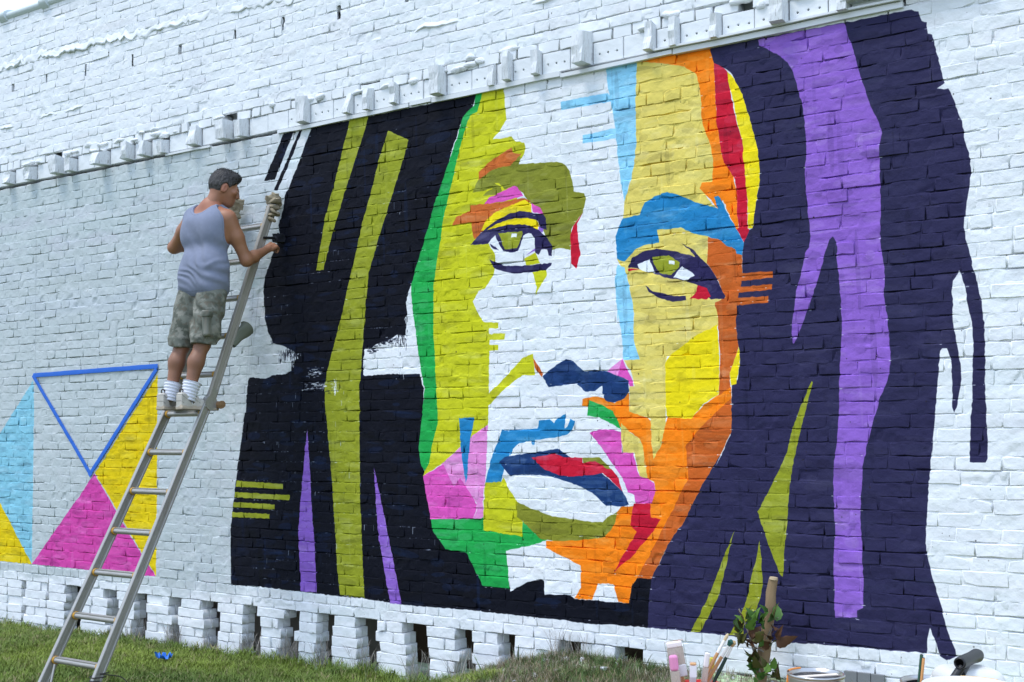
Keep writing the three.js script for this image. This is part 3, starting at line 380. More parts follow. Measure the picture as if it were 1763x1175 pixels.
// weathered white timber
const timberMat = (() => {
  const c = canvas(256, 256), g = c.getContext('2d'), r = Rng(5); g.fillStyle = '#dcdfe0'; g.fillRect(0, 0, 256, 256);
  for (let i = 0; i < 420; i++) { const v = r(); g.fillStyle = v < 0.6 ? `rgba(122,118,112,${0.16 * r()})` : v < 0.63 ? `rgba(44,36,30,${0.55 * r()})` : `rgba(250,252,252,${0.3 * r()})`; g.fillRect(256 * r(), 256 * r(), 1 + 9 * r() * r(), 10 + 90 * r()); }
  return new THREE.MeshStandardMaterial({ map: tex(c), roughness: 0.75, bumpMap: paintBump, bumpScale: 0.002 });
})();
{
  const r = Rng(31);
  // stubs of cut joists: [x, width, height, reach]
  const joists = [[-9.85, .12, .17, .10], [-9.52, .10, .15, .10], [-9.2, .1, .17, .09], [-8.80, .13, .19, .11], [-8.62, .09, .15, .10], [-8.20, .11, .16, .15], [-7.88, .10, .17, .09], [-7.66, .09, .16, .09], [-7.44, .08, .15, .08], [-7.07, .11, .19, .09], [-6.72, .11, .20, .12], [-6.54, .08, .19, .10],
    [-5.90, .09, .20, .10], [-5.47, .055, .17, .075], [-5.28, .05, .19, .08], [-5.05, .055, .15, .07], [-4.66, .085, .22, .12], [-4.24, .05, .17, .07], [-4.11, .055, .20, .08], [-3.89, .055, .18, .085], [-3.54, .09, .24, .15], [-3.09, .055, .19, .09], [-2.93, .05, .20, .08], [-2.67, .05, .18, .08], [-2.29, .09, .21, .13], [-1.93, .06, .19, .09]];
  joists.forEach(([x, w0, h0, d0], i) => {
    const d = d0 * 0.78, w = w0 * (x < -6.4 ? 0.86 : 0.95);
    const h = h0 * (x < -6.4 ? 0.72 : 0.85);
    const g = new THREE.BoxGeometry(w, h, d + 0.1, 3, 4, 4), p = g.attributes.position;
    for (let k = 0; k < p.count; k++) { // ends hacked and weathered
      let X = p.getX(k), Y = p.getY(k), Z = p.getZ(k); const end = step(0, (d + 0.1) / 2, Z);
      X *= 1 - 0.10 * end; Y += -0.02 * end * (i % 3 - 1) * (Y > 0 ? 1 : 0.3); Z += end * (0.014 * noise(X * 22, Y * 16, i * 3) - 0.03 * (i % 4 === 1) * step(0, h, Y + h / 2)); X += end * 0.003 * noise(Y * 30, Z * 20, i); p.setXYZ(k, X, Y, Z);
    }
    g.rotateY((r() - 0.5) * 0.12); g.rotateX((r() - 0.5) * 0.08); const q = plain(g); q.computeVertexNormals();
    part(wall, 'joist_end', q.translate(x, LEDGE + 0.025 + h / 2, d / 2 - 0.05), timberMat);
  });
  // hollow tiles, their holes open, between the joists; small broken brick above
  const tileMat = whiteWall;
  function hollow(w, h, holes) {
    const s = new THREE.Shape(); s.moveTo(-w / 2, -h / 2); s.lineTo(w / 2, -h / 2); s.lineTo(w / 2, h / 2); s.lineTo(-w / 2, h / 2);
    for (let k = 0; k < holes; k++) { const q = new THREE.Path(); q.absellipse((k - (holes - 1) / 2) * 0.062 + 0.004 * (r() - 0.5), -0.008 + 0.004 * (r() - 0.5), 0.0095, 0.0095, 0, Math.PI * 2, true); s.holes.push(q); }
    return new THREE.ExtrudeGeometry(s, { depth: 0.07, bevelEnabled: true, bevelSize: 0.003, bevelThickness: 0.003, bevelSegments: 1, curveSegments: 8 }).translate(0, 0, -0.078);
  }
  let x = -10.2;
  while (x < LEDGE_END - 0.04) {
    const j = joists.find((q) => q[0] - q[1] / 2 < x + 0.05 && q[0] + q[1] / 2 > x); if (j) { x = j[0] + j[1] / 2 + 0.004; continue; }
    const next = joists.filter((q) => q[0] - q[1] / 2 > x).map((q) => q[0] - q[1] / 2).concat([LEDGE_END])[0];
    let w = Math.min(0.19 + 0.03 * r(), next - x - 0.006); if (next - x - w < 0.05) w = next - x - 0.006;
    if (w > 0.035) {
      const n = w > 0.15 ? 3 : w > 0.11 ? 2 : w > 0.07 ? 1 : 0, left = x < -6.1;
      const g = hollow(w - 0.006, 0.125, left && r() < 0.85 ? 0 : r() < 0.12 ? 0 : n); g.rotateY((r() - 0.5) * 0.03);
      part(wall, 'hollow_tile', g.translate(x + w / 2, LEDGE + 0.093, (r() - 0.5) * 0.008 + (left ? -0.004 : 0.004)), tileMat);
    }
    x += w + 0.006;
  }
  x = -10.2; const bits = [];
  while (x < LEDGE_END) { const w = 0.07 + 0.11 * r(), h = 0.058 + 0.018 * r(); if (r() < 0.86) { const g = brickGeo(x, x + w, LEDGE + 0.163, LEDGE + 0.163 + h, (r() - 0.5) * 0.016, -0.1, r, 0); bits.push(g); } x += w + 0.008 + 0.012 * r() * r(); }
  bits.forEach((g) => part(wall, 'broken_brick', g, tileMat));
  // smears of render over the broken course
  for (let i = 0; i < 46; i++) { const px = -10.1 + 8.4 * r(), w = 0.05 + 0.12 * r(); const g = new THREE.SphereGeometry(1, 12, 8); g.scale(w / 2, 0.012 + 0.014 * r(), 0.02); rough(g, 0.012, 22, i); part(wall, 'mortar_lump', g.translate(px, LEDGE + 0.158 + 0.08 * r(), 0), tileMat); }
  // the thin trim boards under the joists
  const trim = std('#d9dcdd', 0.5);
  for (const [a, b, y, h, z] of [[-6.17, -4.93, 3.912, 0.026, 0.014], [-4.92, -4.74, 3.925, 0.03, 0.012], [-4.73, -3.72, 3.914, 0.03, 0.016], [-3.715, -2.95, 3.905, 0.024, 0.020], [-3.06, -1.63, 3.934, 0.012, 0.036], [-2.945, -1.62, 3.908, 0.032, 0.016], [-7.42, -6.9, 3.912, 0.016, 0.012]]) {
    const g = new THREE.BoxGeometry(b - a, h, 0.045, 24, 1, 1); const p = g.attributes.position; for (let k = 0; k < p.count; k++) { p.setY(k, p.getY(k) + 0.004 * noise(p.getX(k) * 3, 2, a)); p.setZ(k, p.getZ(k) + 0.003 * noise(p.getX(k) * 4, 7, a)); }
    g.computeVertexNormals(); part(wall, 'trim_board', g.translate((a + b) / 2, y, z - 0.0225 + 0.006), trim);
  }
  part(wall, 'trim_board', rough(new THREE.BoxGeometry(0.75, 0.09, 0.09, 20, 3, 3), 0.004, 12), timberMat).position.set(-1.56, 4.02, 0.03);
  // torn lip of old render under the parapet
  const pos = [], uv = [], idx = [], N = 330;
  for (let i = 0; i <= N; i++) {
    const X = lerp(-10.3, -0.5, i / N), e = 4.905 + (-X - 6) * 0.033 + 0.035 * fbm(X * 2.2, 1, 0) + 0.034 * fbm(X * 17, 5, 0) + 0.016 * noise(X * 61, 3, 3), curl = 0.002 + 0.030 * Math.max(0, fbm(X * 4.1, 9, 2) + 0.06) + 0.006 * noise(X * 31, 4, 1);
    [[-0.002, -0.004], [-0.006, curl], [0.008, curl + 0.003], [0.018, curl * 0.5 + 0.003], [0.035, 0.004], [0.06, 0.0], [0.09, -0.014]].forEach(([dy, z], k) => { pos.push(X, e + dy + 0.01 * noise(X * 9, k, 3), z + 0.004 * noise(X * 18, dy * 60, 8)); uv.push(X, e + dy); });
  }
  for (let i = 0; i < N; i++) for (let k = 0; k < 6; k++) { const a = i * 7 + k; idx.push(a, a + 7, a + 8, a, a + 8, a + 1); }
  const lip = new THREE.BufferGeometry(); lip.setAttribute('position', new THREE.Float32BufferAttribute(pos, 3)); lip.setAttribute('uv', new THREE.Float32BufferAttribute(uv, 2)); lip.setIndex(idx); lip.computeVertexNormals(); part(wall, 'torn_render', lip, whiteWall);
  // a second, thinner break in the paint further down
  for (const [a, b, y, amp] of [[-10.2, -7.3, 4.47, 0.01], [-5.4, -3.6, 4.40, 0.012]]) {
    const P = [], I = [], n = Math.round((b - a) / 0.03); for (let i = 0; i <= n; i++) { const X = lerp(a, b, i / n), e = y + 0.03 * fbm(X * 1.7, 3, 1) + 0.02 * fbm(X * 19, 2, 6), cz = -0.003 + 0.016 * noise(X * 5, 1, 1) + 0.004 * noise(X * 37, 2, 2); [[0, -0.006], [0.001, cz], [0.012, cz], [0.05, -0.008]].forEach(([dy, z]) => P.push(X, e + dy + 0.006 * noise(X * 21, 1, 5), z)); }
    for (let i = 0; i < n; i++) for (let k = 0; k < 3; k++) { const q = i * 4 + k; I.push(q, q + 4, q + 5, q, q + 5, q + 1); }
    const g = new THREE.BufferGeometry(); g.setAttribute('position', new THREE.Float32BufferAttribute(P, 3)); g.setAttribute('uv', new THREE.Float32BufferAttribute(new Float32Array(P.length / 3 * 2), 2)); g.setIndex(I); g.computeVertexNormals(); part(wall, 'torn_render', g, whiteWall);
  }
  // coping of round tiles with collars
  const cop = std('#c9d2d2', 0.7); let cx = -10.25;
  while (cx < -0.5) { const L = 0.62; const g = new THREE.CylinderGeometry(0.062, 0.062, L - 0.006, 14, 1).rotateZ(Math.PI / 2).scale(1, 0.85, 1.6), c = new THREE.CylinderGeometry(0.078, 0.078, 0.10, 14, 1).rotateZ(Math.PI / 2).scale(1, 0.85, 1.6).translate(L / 2 - 0.04, 0.004, 0); part(wall, 'coping_tile', merge([g, c]).translate(cx + L / 2, WALL_TOP + 0.012, -0.07), cop); cx += L; }
  // boarded vent low in the wall
  const board = std('#77797a', 0.9); for (let i = 0; i < 3; i++) part(wall, 'vent_board', box(0.068, 0.30, 0.02, -1.94 + i * 0.072, 0.265, 0.012 + 0.003 * i, 0.002), board);
}

// ------------------------------------------------------------------ ground
function groundY(x, z) {
  const along = step(-4.75, -3.6, x), far = 1 - step(0.35, 1.9, z), lip = 1 - step(0, 0.35, z) * 0.22;
  let h = 0.335 * along * far * lip + 0.03 * fbm(x * 1.3, z * 1.3, 4) + 0.018 * fbm(x * 6, z * 6, 8) * (0.3 + along);
  h += 0.05 * (1 - step(0.0, 0.3, z)) * (1 - along) * step(-9.5, -6, x) * 0.8;
  return z < -0.03 ? Math.min(h, 0.10 * along + 0.02) : h;
}
{
  const c = canvas(1024, 1024), g = c.getContext('2d'), r = Rng(9); g.fillStyle = '#4c5a2c'; g.fillRect(0, 0, 1024, 1024);
  for (let i = 0; i < 9000; i++) { const v = r(); g.fillStyle = v < 0.5 ? `rgba(70,88,34,${0.5 * r()})` : v < 0.75 ? `rgba(96,84,56,${0.45 * r()})` : `rgba(30,30,18,${0.5 * r()})`; g.beginPath(); g.ellipse(1024 * r(), 1024 * r(), 2 + 16 * r(), 2 + 8 * r(), 3 * r(), 0, 7); g.fill(); }
  const soil = new THREE.MeshStandardMaterial({ map: tex(c), roughness: 0.95, vertexColors: true, bumpMap: paintBump, bumpScale: 0.02 });
  const pos = [], col = [], uv = [], idx = [], xs = [], zs = [];
  for (const [a, b, n] of [[-400, -14, 12], [-14, -0.2, 260], [-0.2, 12, 30], [12, 400, 12]]) for (let i = 0; i < n; i++) xs.push(lerp(a, b, i / n)); xs.push(400);
  for (const [a, b, n] of [[-400, -2, 10], [-2, -0.4, 4], [-0.4, 2.6, 90], [2.6, 10, 30], [10, 400, 12]]) for (let i = 0; i < n; i++) zs.push(lerp(a, b, i / n)); zs.push(400);
  for (const z of zs) for (const x of xs) {
    pos.push(x, groundY(x, z), z); uv.push(x / 1.5, z / 1.5);
    const dry = step(-5.0, -4.0, x) * (1 - step(1.6, 2.6, z)), white = (1 - step(0.02, 0.30, z + 0.12 * fbm(x * 5, z * 5, 2))) * (0.75 + 0.3 * noise(x * 9, z * 9, 1)) * step(-9.9, -8.5, x);
    const k = clamp(white, 0, 1) * step(-6.9, -5.0, x); const base = [lerp(0.9, 2.4, dry), lerp(0.95, 1.75, dry), lerp(0.8, 1.7, dry)];
    col.push(lerp(base[0], 9, k), lerp(base[1], 8.5, k), lerp(base[2], 22, k));
  }
  for (let a = 0; a < zs.length - 1; a++) for (let b = 0; b < xs.length - 1; b++) { const i = a * xs.length + b; idx.push(i, i + xs.length, i + 1, i + 1, i + xs.length, i + xs.length + 1); }
  const geo = new THREE.BufferGeometry(); geo.setAttribute('position', new THREE.Float32BufferAttribute(pos, 3)); geo.setAttribute('uv', new THREE.Float32BufferAttribute(uv, 2)); geo.setAttribute('color', new THREE.Float32BufferAttribute(col, 3)); geo.setIndex(idx); geo.computeVertexNormals();
  solo('ground', geo, soil, { kind: 'structure', label: 'grassy ground rising to a low mound of dirt and rubble at the wall foot', category: 'ground' });
}
// grass: tufts of bent blades
function tuftGeo(n, h, w, spread, seed) {
  const r = Rng(seed), pos = [], idx = [];
  for (let i = 0; i < n; i++) {
    const a = r() * 6.28, x = (r() - 0.5) * spread, z = (r() - 0.5) * spread, H = h * (0.5 + 0.7 * r()), lean = (0.25 + 0.75 * r()) * H, c = Math.cos(a), s = Math.sin(a), W = w * (0.7 + 0.6 * r()), o = pos.length / 3;
    [[0, 0, 1], [0.45, 0.22, 0.9], [0.8, 0.6, 0.6], [0.92, 1, 0]].forEach(([u, v, q], k) => { const px = x + c * v * lean, pz = z + s * v * lean; if (k < 3) pos.push(px - s * W * q / 2, u * H, pz + c * W * q / 2, px + s * W * q / 2, u * H, pz - c * W * q / 2); else pos.push(px, u * H, pz); });
    idx.push(o, o + 1, o + 3, o, o + 3, o + 2, o + 2, o + 3, o + 5, o + 2, o + 5, o + 4, o + 4, o + 5, o + 6);
  }
  const g = new THREE.BufferGeometry(); g.setAttribute('position', new THREE.Float32BufferAttribute(pos, 3)); g.setIndex(idx); g.computeVertexNormals(); return g;
}
const bladeMat = new THREE.MeshStandardMaterial({ color: '#ffffff', roughness: 0.7, side: THREE.DoubleSide });
function scatter(name, label, geo, n, place, colour, seed) {
  const r = Rng(seed), m = new THREE.InstancedMesh(geo, bladeMat, n), o = new THREE.Object3D(), c = new THREE.Color(); let k = 0;
  for (let i = 0; i < n * 4 && k < n; i++) { const q = place(r); if (!q) continue; o.position.set(q[0], groundY(q[0], q[1]) - 0.006, q[1]); o.rotation.set((r() - 0.5) * 0.5, r() * 6.28, (r() - 0.5) * 0.5); o.scale.setScalar(q[2]); o.updateMatrix(); m.setMatrixAt(k, o.matrix); m.setColorAt(k, colour(r, q[0], q[1], c)); k++; }
  m.count = k; m.castShadow = m.receiveShadow = true; m.name = numbered(name); m.userData = { kind: 'stuff', label, category: 'grass' }; scene.add(m);
}
scatter('lawn_grass', 'short green lawn grass in front of the wall under the ladder', tuftGeo(11, 0.068, 0.0046, 0.07, 3), 26000,
  (r) => { const x = -10.4 + 7.6 * r(), z = 0.02 + 2.5 * r() * r() + 0.35 * r(); if (z > 2.6 || x > -4.1 - 0.9 * noise(x * 2, z * 2, 6) && z < 1.4) return null; return [x, z, 0.55 + 0.55 * r() + 0.5 * (1 - step(0.02, 0.16, z)) * r()]; },
  (r, x, z, c) => { const p = clamp(0.5 + 0.9 * fbm(x * 2.2, z * 2.2, 2), 0, 1), d = r(); if (d < 0.10) return c.setRGB(0.30, 0.26, 0.12); const k = 0.75 + 0.5 * r(); return c.setRGB(lerp(0.10, 0.24, p) * k, lerp(0.165, 0.31, p) * k, lerp(0.022, 0.036, p) * k); }, 4);
scatter('dry_grass', 'straw and thin green weeds over the dirt mound by the wall', tuftGeo(8, 0.085, 0.0042, 0.09, 8), 7500,
  (r) => { const x = -5.0 + 3.4 * r(), z = 0.04 + 1.5 * r() * r(); if (r() > step(-5.0, -4.2, x) + 0.1 || (x > -2.9 && r() < 0.75)) return null; return [x, z, (0.25 + 0.6 * r()) * (z < 0.4 ? 0.7 + 0.5 * r() * r() : 1)]; },
  (r, x, z, c) => { const k = 0.7 + 0.6 * r(), d = r() + 0.5 * fbm(x * 2.4, z * 2.4, 5); return d < 0.42 ? c.setRGB(0.075 * k, 0.135 * k, 0.028 * k) : d < 0.8 ? c.setRGB(0.22 * k, 0.17 * k, 0.10 * k) : c.setRGB(0.32 * k, 0.28 * k, 0.21 * k); }, 14);
scatter('straw', 'pale dead stalks tangled in the gaps between the brick piers', tuftGeo(9, 0.26, 0.0042, 0.12, 12), 150,
  (r) => { const [a, b] = OPENINGS[4 + Math.floor(r() * 11)]; return [lerp(a - 0.02, b + 0.02, r()), -0.10 + 0.16 * r(), 0.3 + 0.6 * r()]; },
  (r, x, z, c) => { const k = 0.6 + 0.6 * r(); return c.setRGB(0.34 * k, 0.31 * k, 0.27 * k); }, 24);
scatter('weed', 'tall thin green weeds standing against the white brick piers', tuftGeo(3, 0.24, 0.0075, 0.05, 17), 70,
  (r) => { const x = -5.3 + 2.6 * r(); return [x, 0.05 + 0.28 * r(), 0.3 + 0.55 * r() * r()]; }, (r, x, z, c) => { const k = 0.7 + 0.6 * r(); return c.setRGB(0.075 * k, 0.13 * k, 0.03 * k); }, 34);
{ // crumbs of mortar and stones on the mound
  const r = Rng(61), kinds = [['#9a8a74', 'tan crumb of stone lying in the dry grass of the dirt mound'], ['#dfe2e4', 'white paint covered crumb of mortar at the foot of the wall'], ['#7b6350', 'brown lump of brick lying on the dirt mound'], ['#b9b2a6', 'pale grey crumb of stone lying on the dirt mound']].map(([c, l]) => [std(c, 0.95), l]);
  for (let i = 0; i < 110; i++) {
    const x = -4.4 + 2.9 * r(), z = 0.05 + 0.8 * r() * r(), s = 0.007 + 0.024 * r() * r() * r() + (i < 10 ? 0.010 : 0), g = new THREE.IcosahedronGeometry(s, 1); g.scale(1 + r(), 0.6 + 0.3 * r(), 1 + 0.5 * r()); rough(g, s * 0.5, 0.7 / s, i);
    const [mat, label] = kinds[z < 0.22 && r() < 0.75 ? 1 : Math.floor(r() * 4)]; solo('stone', g.rotateY(6 * r()).translate(x, groundY(x, z) + s * 0.15, z), mat, { label, category: 'stone', group: label.replace('crumb', 'crumbs').replace('lump', 'lumps') });
  }
}
// ------------------------------------------------------------------ masking tape, ladder
{
  const tapeMat = std('#1262c6', 0.55), t = thing('masking_tape', 'blue masking tape triangle stuck on the white wall above the pink triangle', 'tape', [-8.3, 1.34, 0.004]);
  for (const [a, b, w] of [[[-9.135, 2.198], [-7.485, 2.222], 0.037], [[-9.14, 2.20], [-8.305, 1.335], 0.034], [[-7.50, 2.20], [-8.335, 1.335], 0.036]]) {
    const dx = b[0] - a[0], dy = b[1] - a[1], L = Math.hypot(dx, dy), nx = -dy / L, ny = dx / L, n = 60, pos = [], idx = [];
    for (let i = 0; i <= n; i++) for (const [s, z] of [[-0.5, -0.003], [-0.5, 0], [0.5, 0], [0.5, -0.003]]) { const k = i / n, W = w * (1 + 0.10 * noise(k * 14, s * 3, L)); pos.push(lerp(a[0], b[0], k) + nx * W * s + 8.3, lerp(a[1], b[1], k) + ny * W * s - 1.34, z + 0.0022 * noise(k * 44, s, L) + 0.0058); }
    for (let i = 0; i < n; i++) for (let k = 0; k < 3; k++) { const q = i * 4 + k; idx.push(q, q + 1, q + 5, q, q + 5, q + 4); }
    const g = new THREE.BufferGeometry(); g.setAttribute('position', new THREE.Float32BufferAttribute(pos, 3)); g.setIndex(idx); g.computeVertexNormals(); part(t, 'tape_strip', g, tapeMat);
  }
}
const alu = (() => {
  const c = canvas(256, 256), g = c.getContext('2d'), r = Rng(15); g.fillStyle = '#a5a29b'; g.fillRect(0, 0, 256, 256);
  for (let i = 0; i < 700; i++) { const v = r(); g.fillStyle = v < 0.5 ? `rgba(66,56,44,${0.34 * r()})` : v < 0.9 ? `rgba(190,190,186,${0.22 * r()})` : `rgba(238,238,232,${0.7 * r()})`; const s = r() < 0.3; g.fillRect(256 * r(), 256 * r(), s ? 1 + 3 * r() : 1 + r(), s ? 2 + 4 * r() : 10 + 60 * r()); }
  return new THREE.MeshStandardMaterial({ map: tex(c), metalness: 0.45, roughness: 0.42 });
})();
const woodRail = new THREE.MeshStandardMaterial({ map: timberMat.map, color: '#b3aa9c', roughness: 0.7 }), capMat = std('#b98a2c', 0.6), rubber = std('#2a2826', 0.8);
const LX = -6.335, LZ = 1.64;                     // the ladder's foot
const lad = thing('ladder', 'old aluminium folding ladder leaning on the wall with rag padded tops', 'ladder', [LX, 0, LZ]);
const railPoint = (side, y) => { // left is -1, right is 1; the upper leaf stands a little steeper
  const low = y < 1.90, z = low ? 1.631 - 0.5098 * y : 0.662 - 0.402 * (y - 1.90);
  const x = side > 0 ? lerp(-6.128, -6.150, clamp(y / 1.9, 0, 1)) : low ? lerp(-6.622, -6.528, y / 1.9) : lerp(-6.528, -6.562, (y - 1.9) / 1.5);
  return [x, y, z];
};
function railGeo(a, b, w, d) { // a box section with open-looking flanges, from a to b
  const A = new THREE.Vector3(...a), B = new THREE.Vector3(...b), L = A.distanceTo(B);
  const s = new THREE.Shape(); const r = 0.004; s.moveTo(-w / 2 + r, -d / 2); s.lineTo(w / 2 - r, -d / 2); s.lineTo(w / 2, -d / 2 + r); s.lineTo(w / 2, -d / 2 + 0.014); s.lineTo(w / 2 - 0.004, -d / 2 + 0.017); s.lineTo(w / 2 - 0.004, d / 2 - 0.017); s.lineTo(w / 2, d / 2 - 0.014); s.lineTo(w / 2, d / 2 - r); s.lineTo(w / 2 - r, d / 2); s.lineTo(-w / 2 + r, d / 2); s.lineTo(-w / 2, d / 2 - r); s.lineTo(-w / 2, -d / 2 + r);
  const g = new THREE.ExtrudeGeometry(s, { depth: L, bevelEnabled: false, steps: 12 });
  const up = B.clone().sub(A).normalize(), X = new THREE.Vector3(1, 0, 0).addScaledVector(up, -up.x).normalize(), Y = new THREE.Vector3().crossVectors(up, X);
  const uv = g.attributes.uv, p = g.attributes.position; for (let i = 0; i < uv.count; i++) uv.setXY(i, (p.getX(i) + p.getY(i)) * 4, p.getZ(i) * 1.2);
  return g.applyMatrix4(new THREE.Matrix4().makeBasis(X, Y, up)).translate(A.x - LX, A.y, A.z - LZ);
}
for (const s of [-1, 1]) {
  const low = part(lad, 'lower_rail', railGeo(railPoint(s, 0.0), railPoint(s, 1.88), 0.027, 0.070), alu); if (s < 0) low.userData.label = 'lower rail on the far side of the ladder';
  const a = railPoint(s, 1.90), b = railPoint(s, 3.36); part(lad, 'upper_rail', railGeo([a[0] + s * 0.004, a[1] - 0.02, a[2]], [b[0], b[1], b[2] + 0.004], 0.030, 0.068), s > 0 ? woodRail : alu, s > 0 ? 'paint spattered whitish upper rail' : undefined);
  const f = railPoint(s, 0.02); part(lad, 'rubber_foot', box(0.05, 0.05, 0.11, f[0] - LX, 0.02, f[2] - LZ, 0.01), rubber);
  const h = railPoint(s, 1.885), hinge = part(lad, 'hinge', [new THREE.CylinderGeometry(0.052, 0.052, 0.042, 20).rotateZ(Math.PI / 2).translate(h[0] - LX, h[1], h[2] - LZ - 0.012), box(0.038, 0.16, 0.07, 0, 0, 0, 0.012).rotateX(-0.45).translate(h[0] - LX, h[1] + 0.03, h[2] - LZ - 0.02)], alu);
  part(hinge, 'knob', rough(new THREE.CylinderGeometry(0.026, 0.03, 0.05, 9, 2).rotateZ(Math.PI / 2), 0.006, 40, s).translate(h[0] - LX + s * 0.03, h[1] - 0.01, h[2] - LZ - 0.075), std('#8a6a48', 0.75));
  // rags bound round the tops
  const tip = railPoint(s, s > 0 ? 3.31 : 3.27), geos = [], r = Rng(s + 5);
  for (let i = 0; i < 5; i++) { const g = new THREE.TorusGeometry(0.031 + 0.006 * r(), 0.012 + 0.006 * r(), 10, 28); rough(g, 0.018, 32, i * 3 + s); g.rotateX(Math.PI / 2 + (r() - 0.5) * 0.9).rotateZ((r() - 0.5) * 0.8); geos.push(g.translate(tip[0] - LX + 0.012 * (r() - 0.5), tip[1] - 0.065 + i * 0.030, tip[2] - LZ + 0.01 - i * 0.010)); }
  const crown = new THREE.SphereGeometry(0.048, 40, 30); crown.scale(1, 0.8, 1.05); rough(crown, 0.026, 30, s + 9); rough(crown, 0.010, 80, s); geos.push(crown.translate(tip[0] - LX, tip[1] + 0.085, tip[2] - LZ - 0.022));
  if (s < 0) { const c2 = new THREE.SphereGeometry(0.044, 40, 30); rough(c2, 0.036, 30, 21); rough(c2, 0.012, 80, 3); geos.push(c2.translate(tip[0] - LX + 0.015, tip[1] + 0.145, tip[2] - LZ - 0.03)); }
  part(lad, 'rag_wrap', geos, std('#968a72', 0.97));
}
for (const y of [0.225, 0.492, 0.76, 1.023, 1.285, 1.547, 1.812, 2.085, 2.36, 2.64, 2.925, 3.19]) {
  const a = railPoint(-1, y), b = railPoint(1, y), w = b[0] - a[0], z = a[2], g = [];
  const s = new THREE.Shape(); s.absarc(0, 0, 0.018, 0, Math.PI * 2, false); // round rung with a flat, ribbed tread
  g.push(new THREE.CylinderGeometry(0.0205, 0.0205, w, 16).rotateZ(Math.PI / 2).scale(1, 0.95, 1.15)); for (const k of [-0.013, -0.004, 0.005, 0.014]) g.push(box(w - 0.02, 0.006, 0.005, 0, 0.0195, k, 0.001));
  const rung = part(lad, 'rung', merge(g).translate((a[0] + b[0]) / 2 - LX, y, z - LZ), alu);
  for (const e of [a[0] + 0.022, b[0] - 0.022]) part(rung, 'end_cap', new THREE.CylinderGeometry(0.0265, 0.0265, 0.018, 14).rotateZ(Math.PI / 2).translate(e - LX, y, z - LZ), capMat);
}
{ const f = railPoint(1, 0.17), pts = []; for (let i = 0; i <= 40; i++) { const a = i / 40 * 13; pts.push(new THREE.Vector3(f[0] - LX + 0.026 * Math.cos(a), 0.15 + i * 0.0011, f[2] - LZ + 0.055 * Math.sin(a) - 0.02 * (i > 34))); } pts.push(new THREE.Vector3(f[0] - LX + 0.07, 0.16, f[2] - LZ - 0.12), new THREE.Vector3(f[0] - LX + 0.10, 0.13, f[2] - LZ - 0.14)); part(lad, 'wire', new THREE.TubeGeometry(new THREE.CatmullRomCurve3(pts), 120, 0.0035, 6), rubber); }
for (const s of [-1, 1]) { const a = railPoint(s, 0.20), b = railPoint(s, 0.0); part(lad, 'brace', bar([a[0] - LX - s * 0.03, a[1], a[2] - LZ], [b[0] - LX - s * 0.085, -0.01, b[2] - LZ - 0.02], 0.008, 0.008), alu); }
{ const g = new THREE.PlaneGeometry(0.13, 0.045, 18, 6).rotateX(-Math.PI / 2); const p = g.attributes.position; for (let i = 0; i < p.count; i++) p.setY(i, 0.055 * Math.abs(noise(p.getX(i) * 44, p.getZ(i) * 50, 2)) + 0.05); const m = solo('tape_scrap', rough(g, 0.012, 30, 2).rotateY(0.5).translate(-6.742, 0.015, 0.527), std('#2a78d8', 0.5, { side: THREE.DoubleSide }), { label: 'crumpled scrap of blue masking tape lying in the grass', category: 'tape scrap' }); }

{ // pouch slung behind the upper rail
  const h = railPoint(1, 2.42), o = thing('cloth_pouch', 'grey green cloth pouch hanging open behind the right ladder rail', 'pouch', [h[0] + 0.004, 2.345, h[2] - 0.012]), m = std('#6e7263', 0.95, { side: THREE.DoubleSide });
  const g = new THREE.CylinderGeometry(0.062, 0.018, 0.20, 22, 8, true).scale(0.65, 1, 1); rough(g, 0.012, 14, 6); part(o, 'bag', g.rotateX(-0.72).translate(0, 0.02, -0.05), m); const t = new THREE.TorusGeometry(0.061, 0.004, 8, 24).rotateX(Math.PI / 2).scale(0.65, 1, 1).translate(0, 0.10, 0); part(o, 'hem', rough(t, 0.010, 14, 6).rotateX(-0.72).translate(0, 0.02, -0.05), m); part(o, 'strap', bar([0, 0.07, -0.06], [-0.02, 0.12, 0.0], 0.005, 0.005, 6), m);
}
// ------------------------------------------------------------------ bodies: a field of joined, tapered limbs meshed as one skin
function cap(a, b, ra, rb, flat) { const d = [b[0] - a[0], b[1] - a[1], b[2] - a[2]], q = d[0] * d[0] + d[1] * d[1] + d[2] * d[2] || 1e-9; return (x, y, z) => { const t = clamp(((x - a[0]) * d[0] + (y - a[1]) * d[1] + (z - a[2]) * d[2]) / q, 0, 1); const X = x - a[0] - t * d[0], Y = y - a[1] - t * d[1], Z = z - a[2] - t * d[2]; return Math.sqrt(X * X + Y * Y + Z * Z) - lerp(ra, rb, t); }; }
function egg(c, rx, ry, rz, rot) { // ellipsoid, optionally turned
  const R = new THREE.Matrix4().makeRotationFromEuler(new THREE.Euler(...(rot ?? [0, 0, 0]), 'YXZ')).invert().elements, m = Math.min(rx, ry, rz);
  return (x, y, z) => { x -= c[0]; y -= c[1]; z -= c[2]; const a = (R[0] * x + R[4] * y + R[8] * z) / rx, b = (R[1] * x + R[5] * y + R[9] * z) / ry, e = (R[2] * x + R[6] * y + R[10] * z) / rz, k = Math.sqrt(a * a + b * b + e * e); return (k - 1) * m * (k > 1 ? 1 : 1); };
}
const smin = (a, b, k) => { const h = Math.max(k - Math.abs(a - b), 0) / k; return Math.min(a, b) - h * h * k * 0.25; };
const smax = (a, b, k) => -smin(-a, -b, k);
const join = (k, ...f) => (x, y, z) => { let d = f[0](x, y, z); for (let i = 1; i < f.length; i++) d = smin(d, f[i](x, y, z), k); return d; };
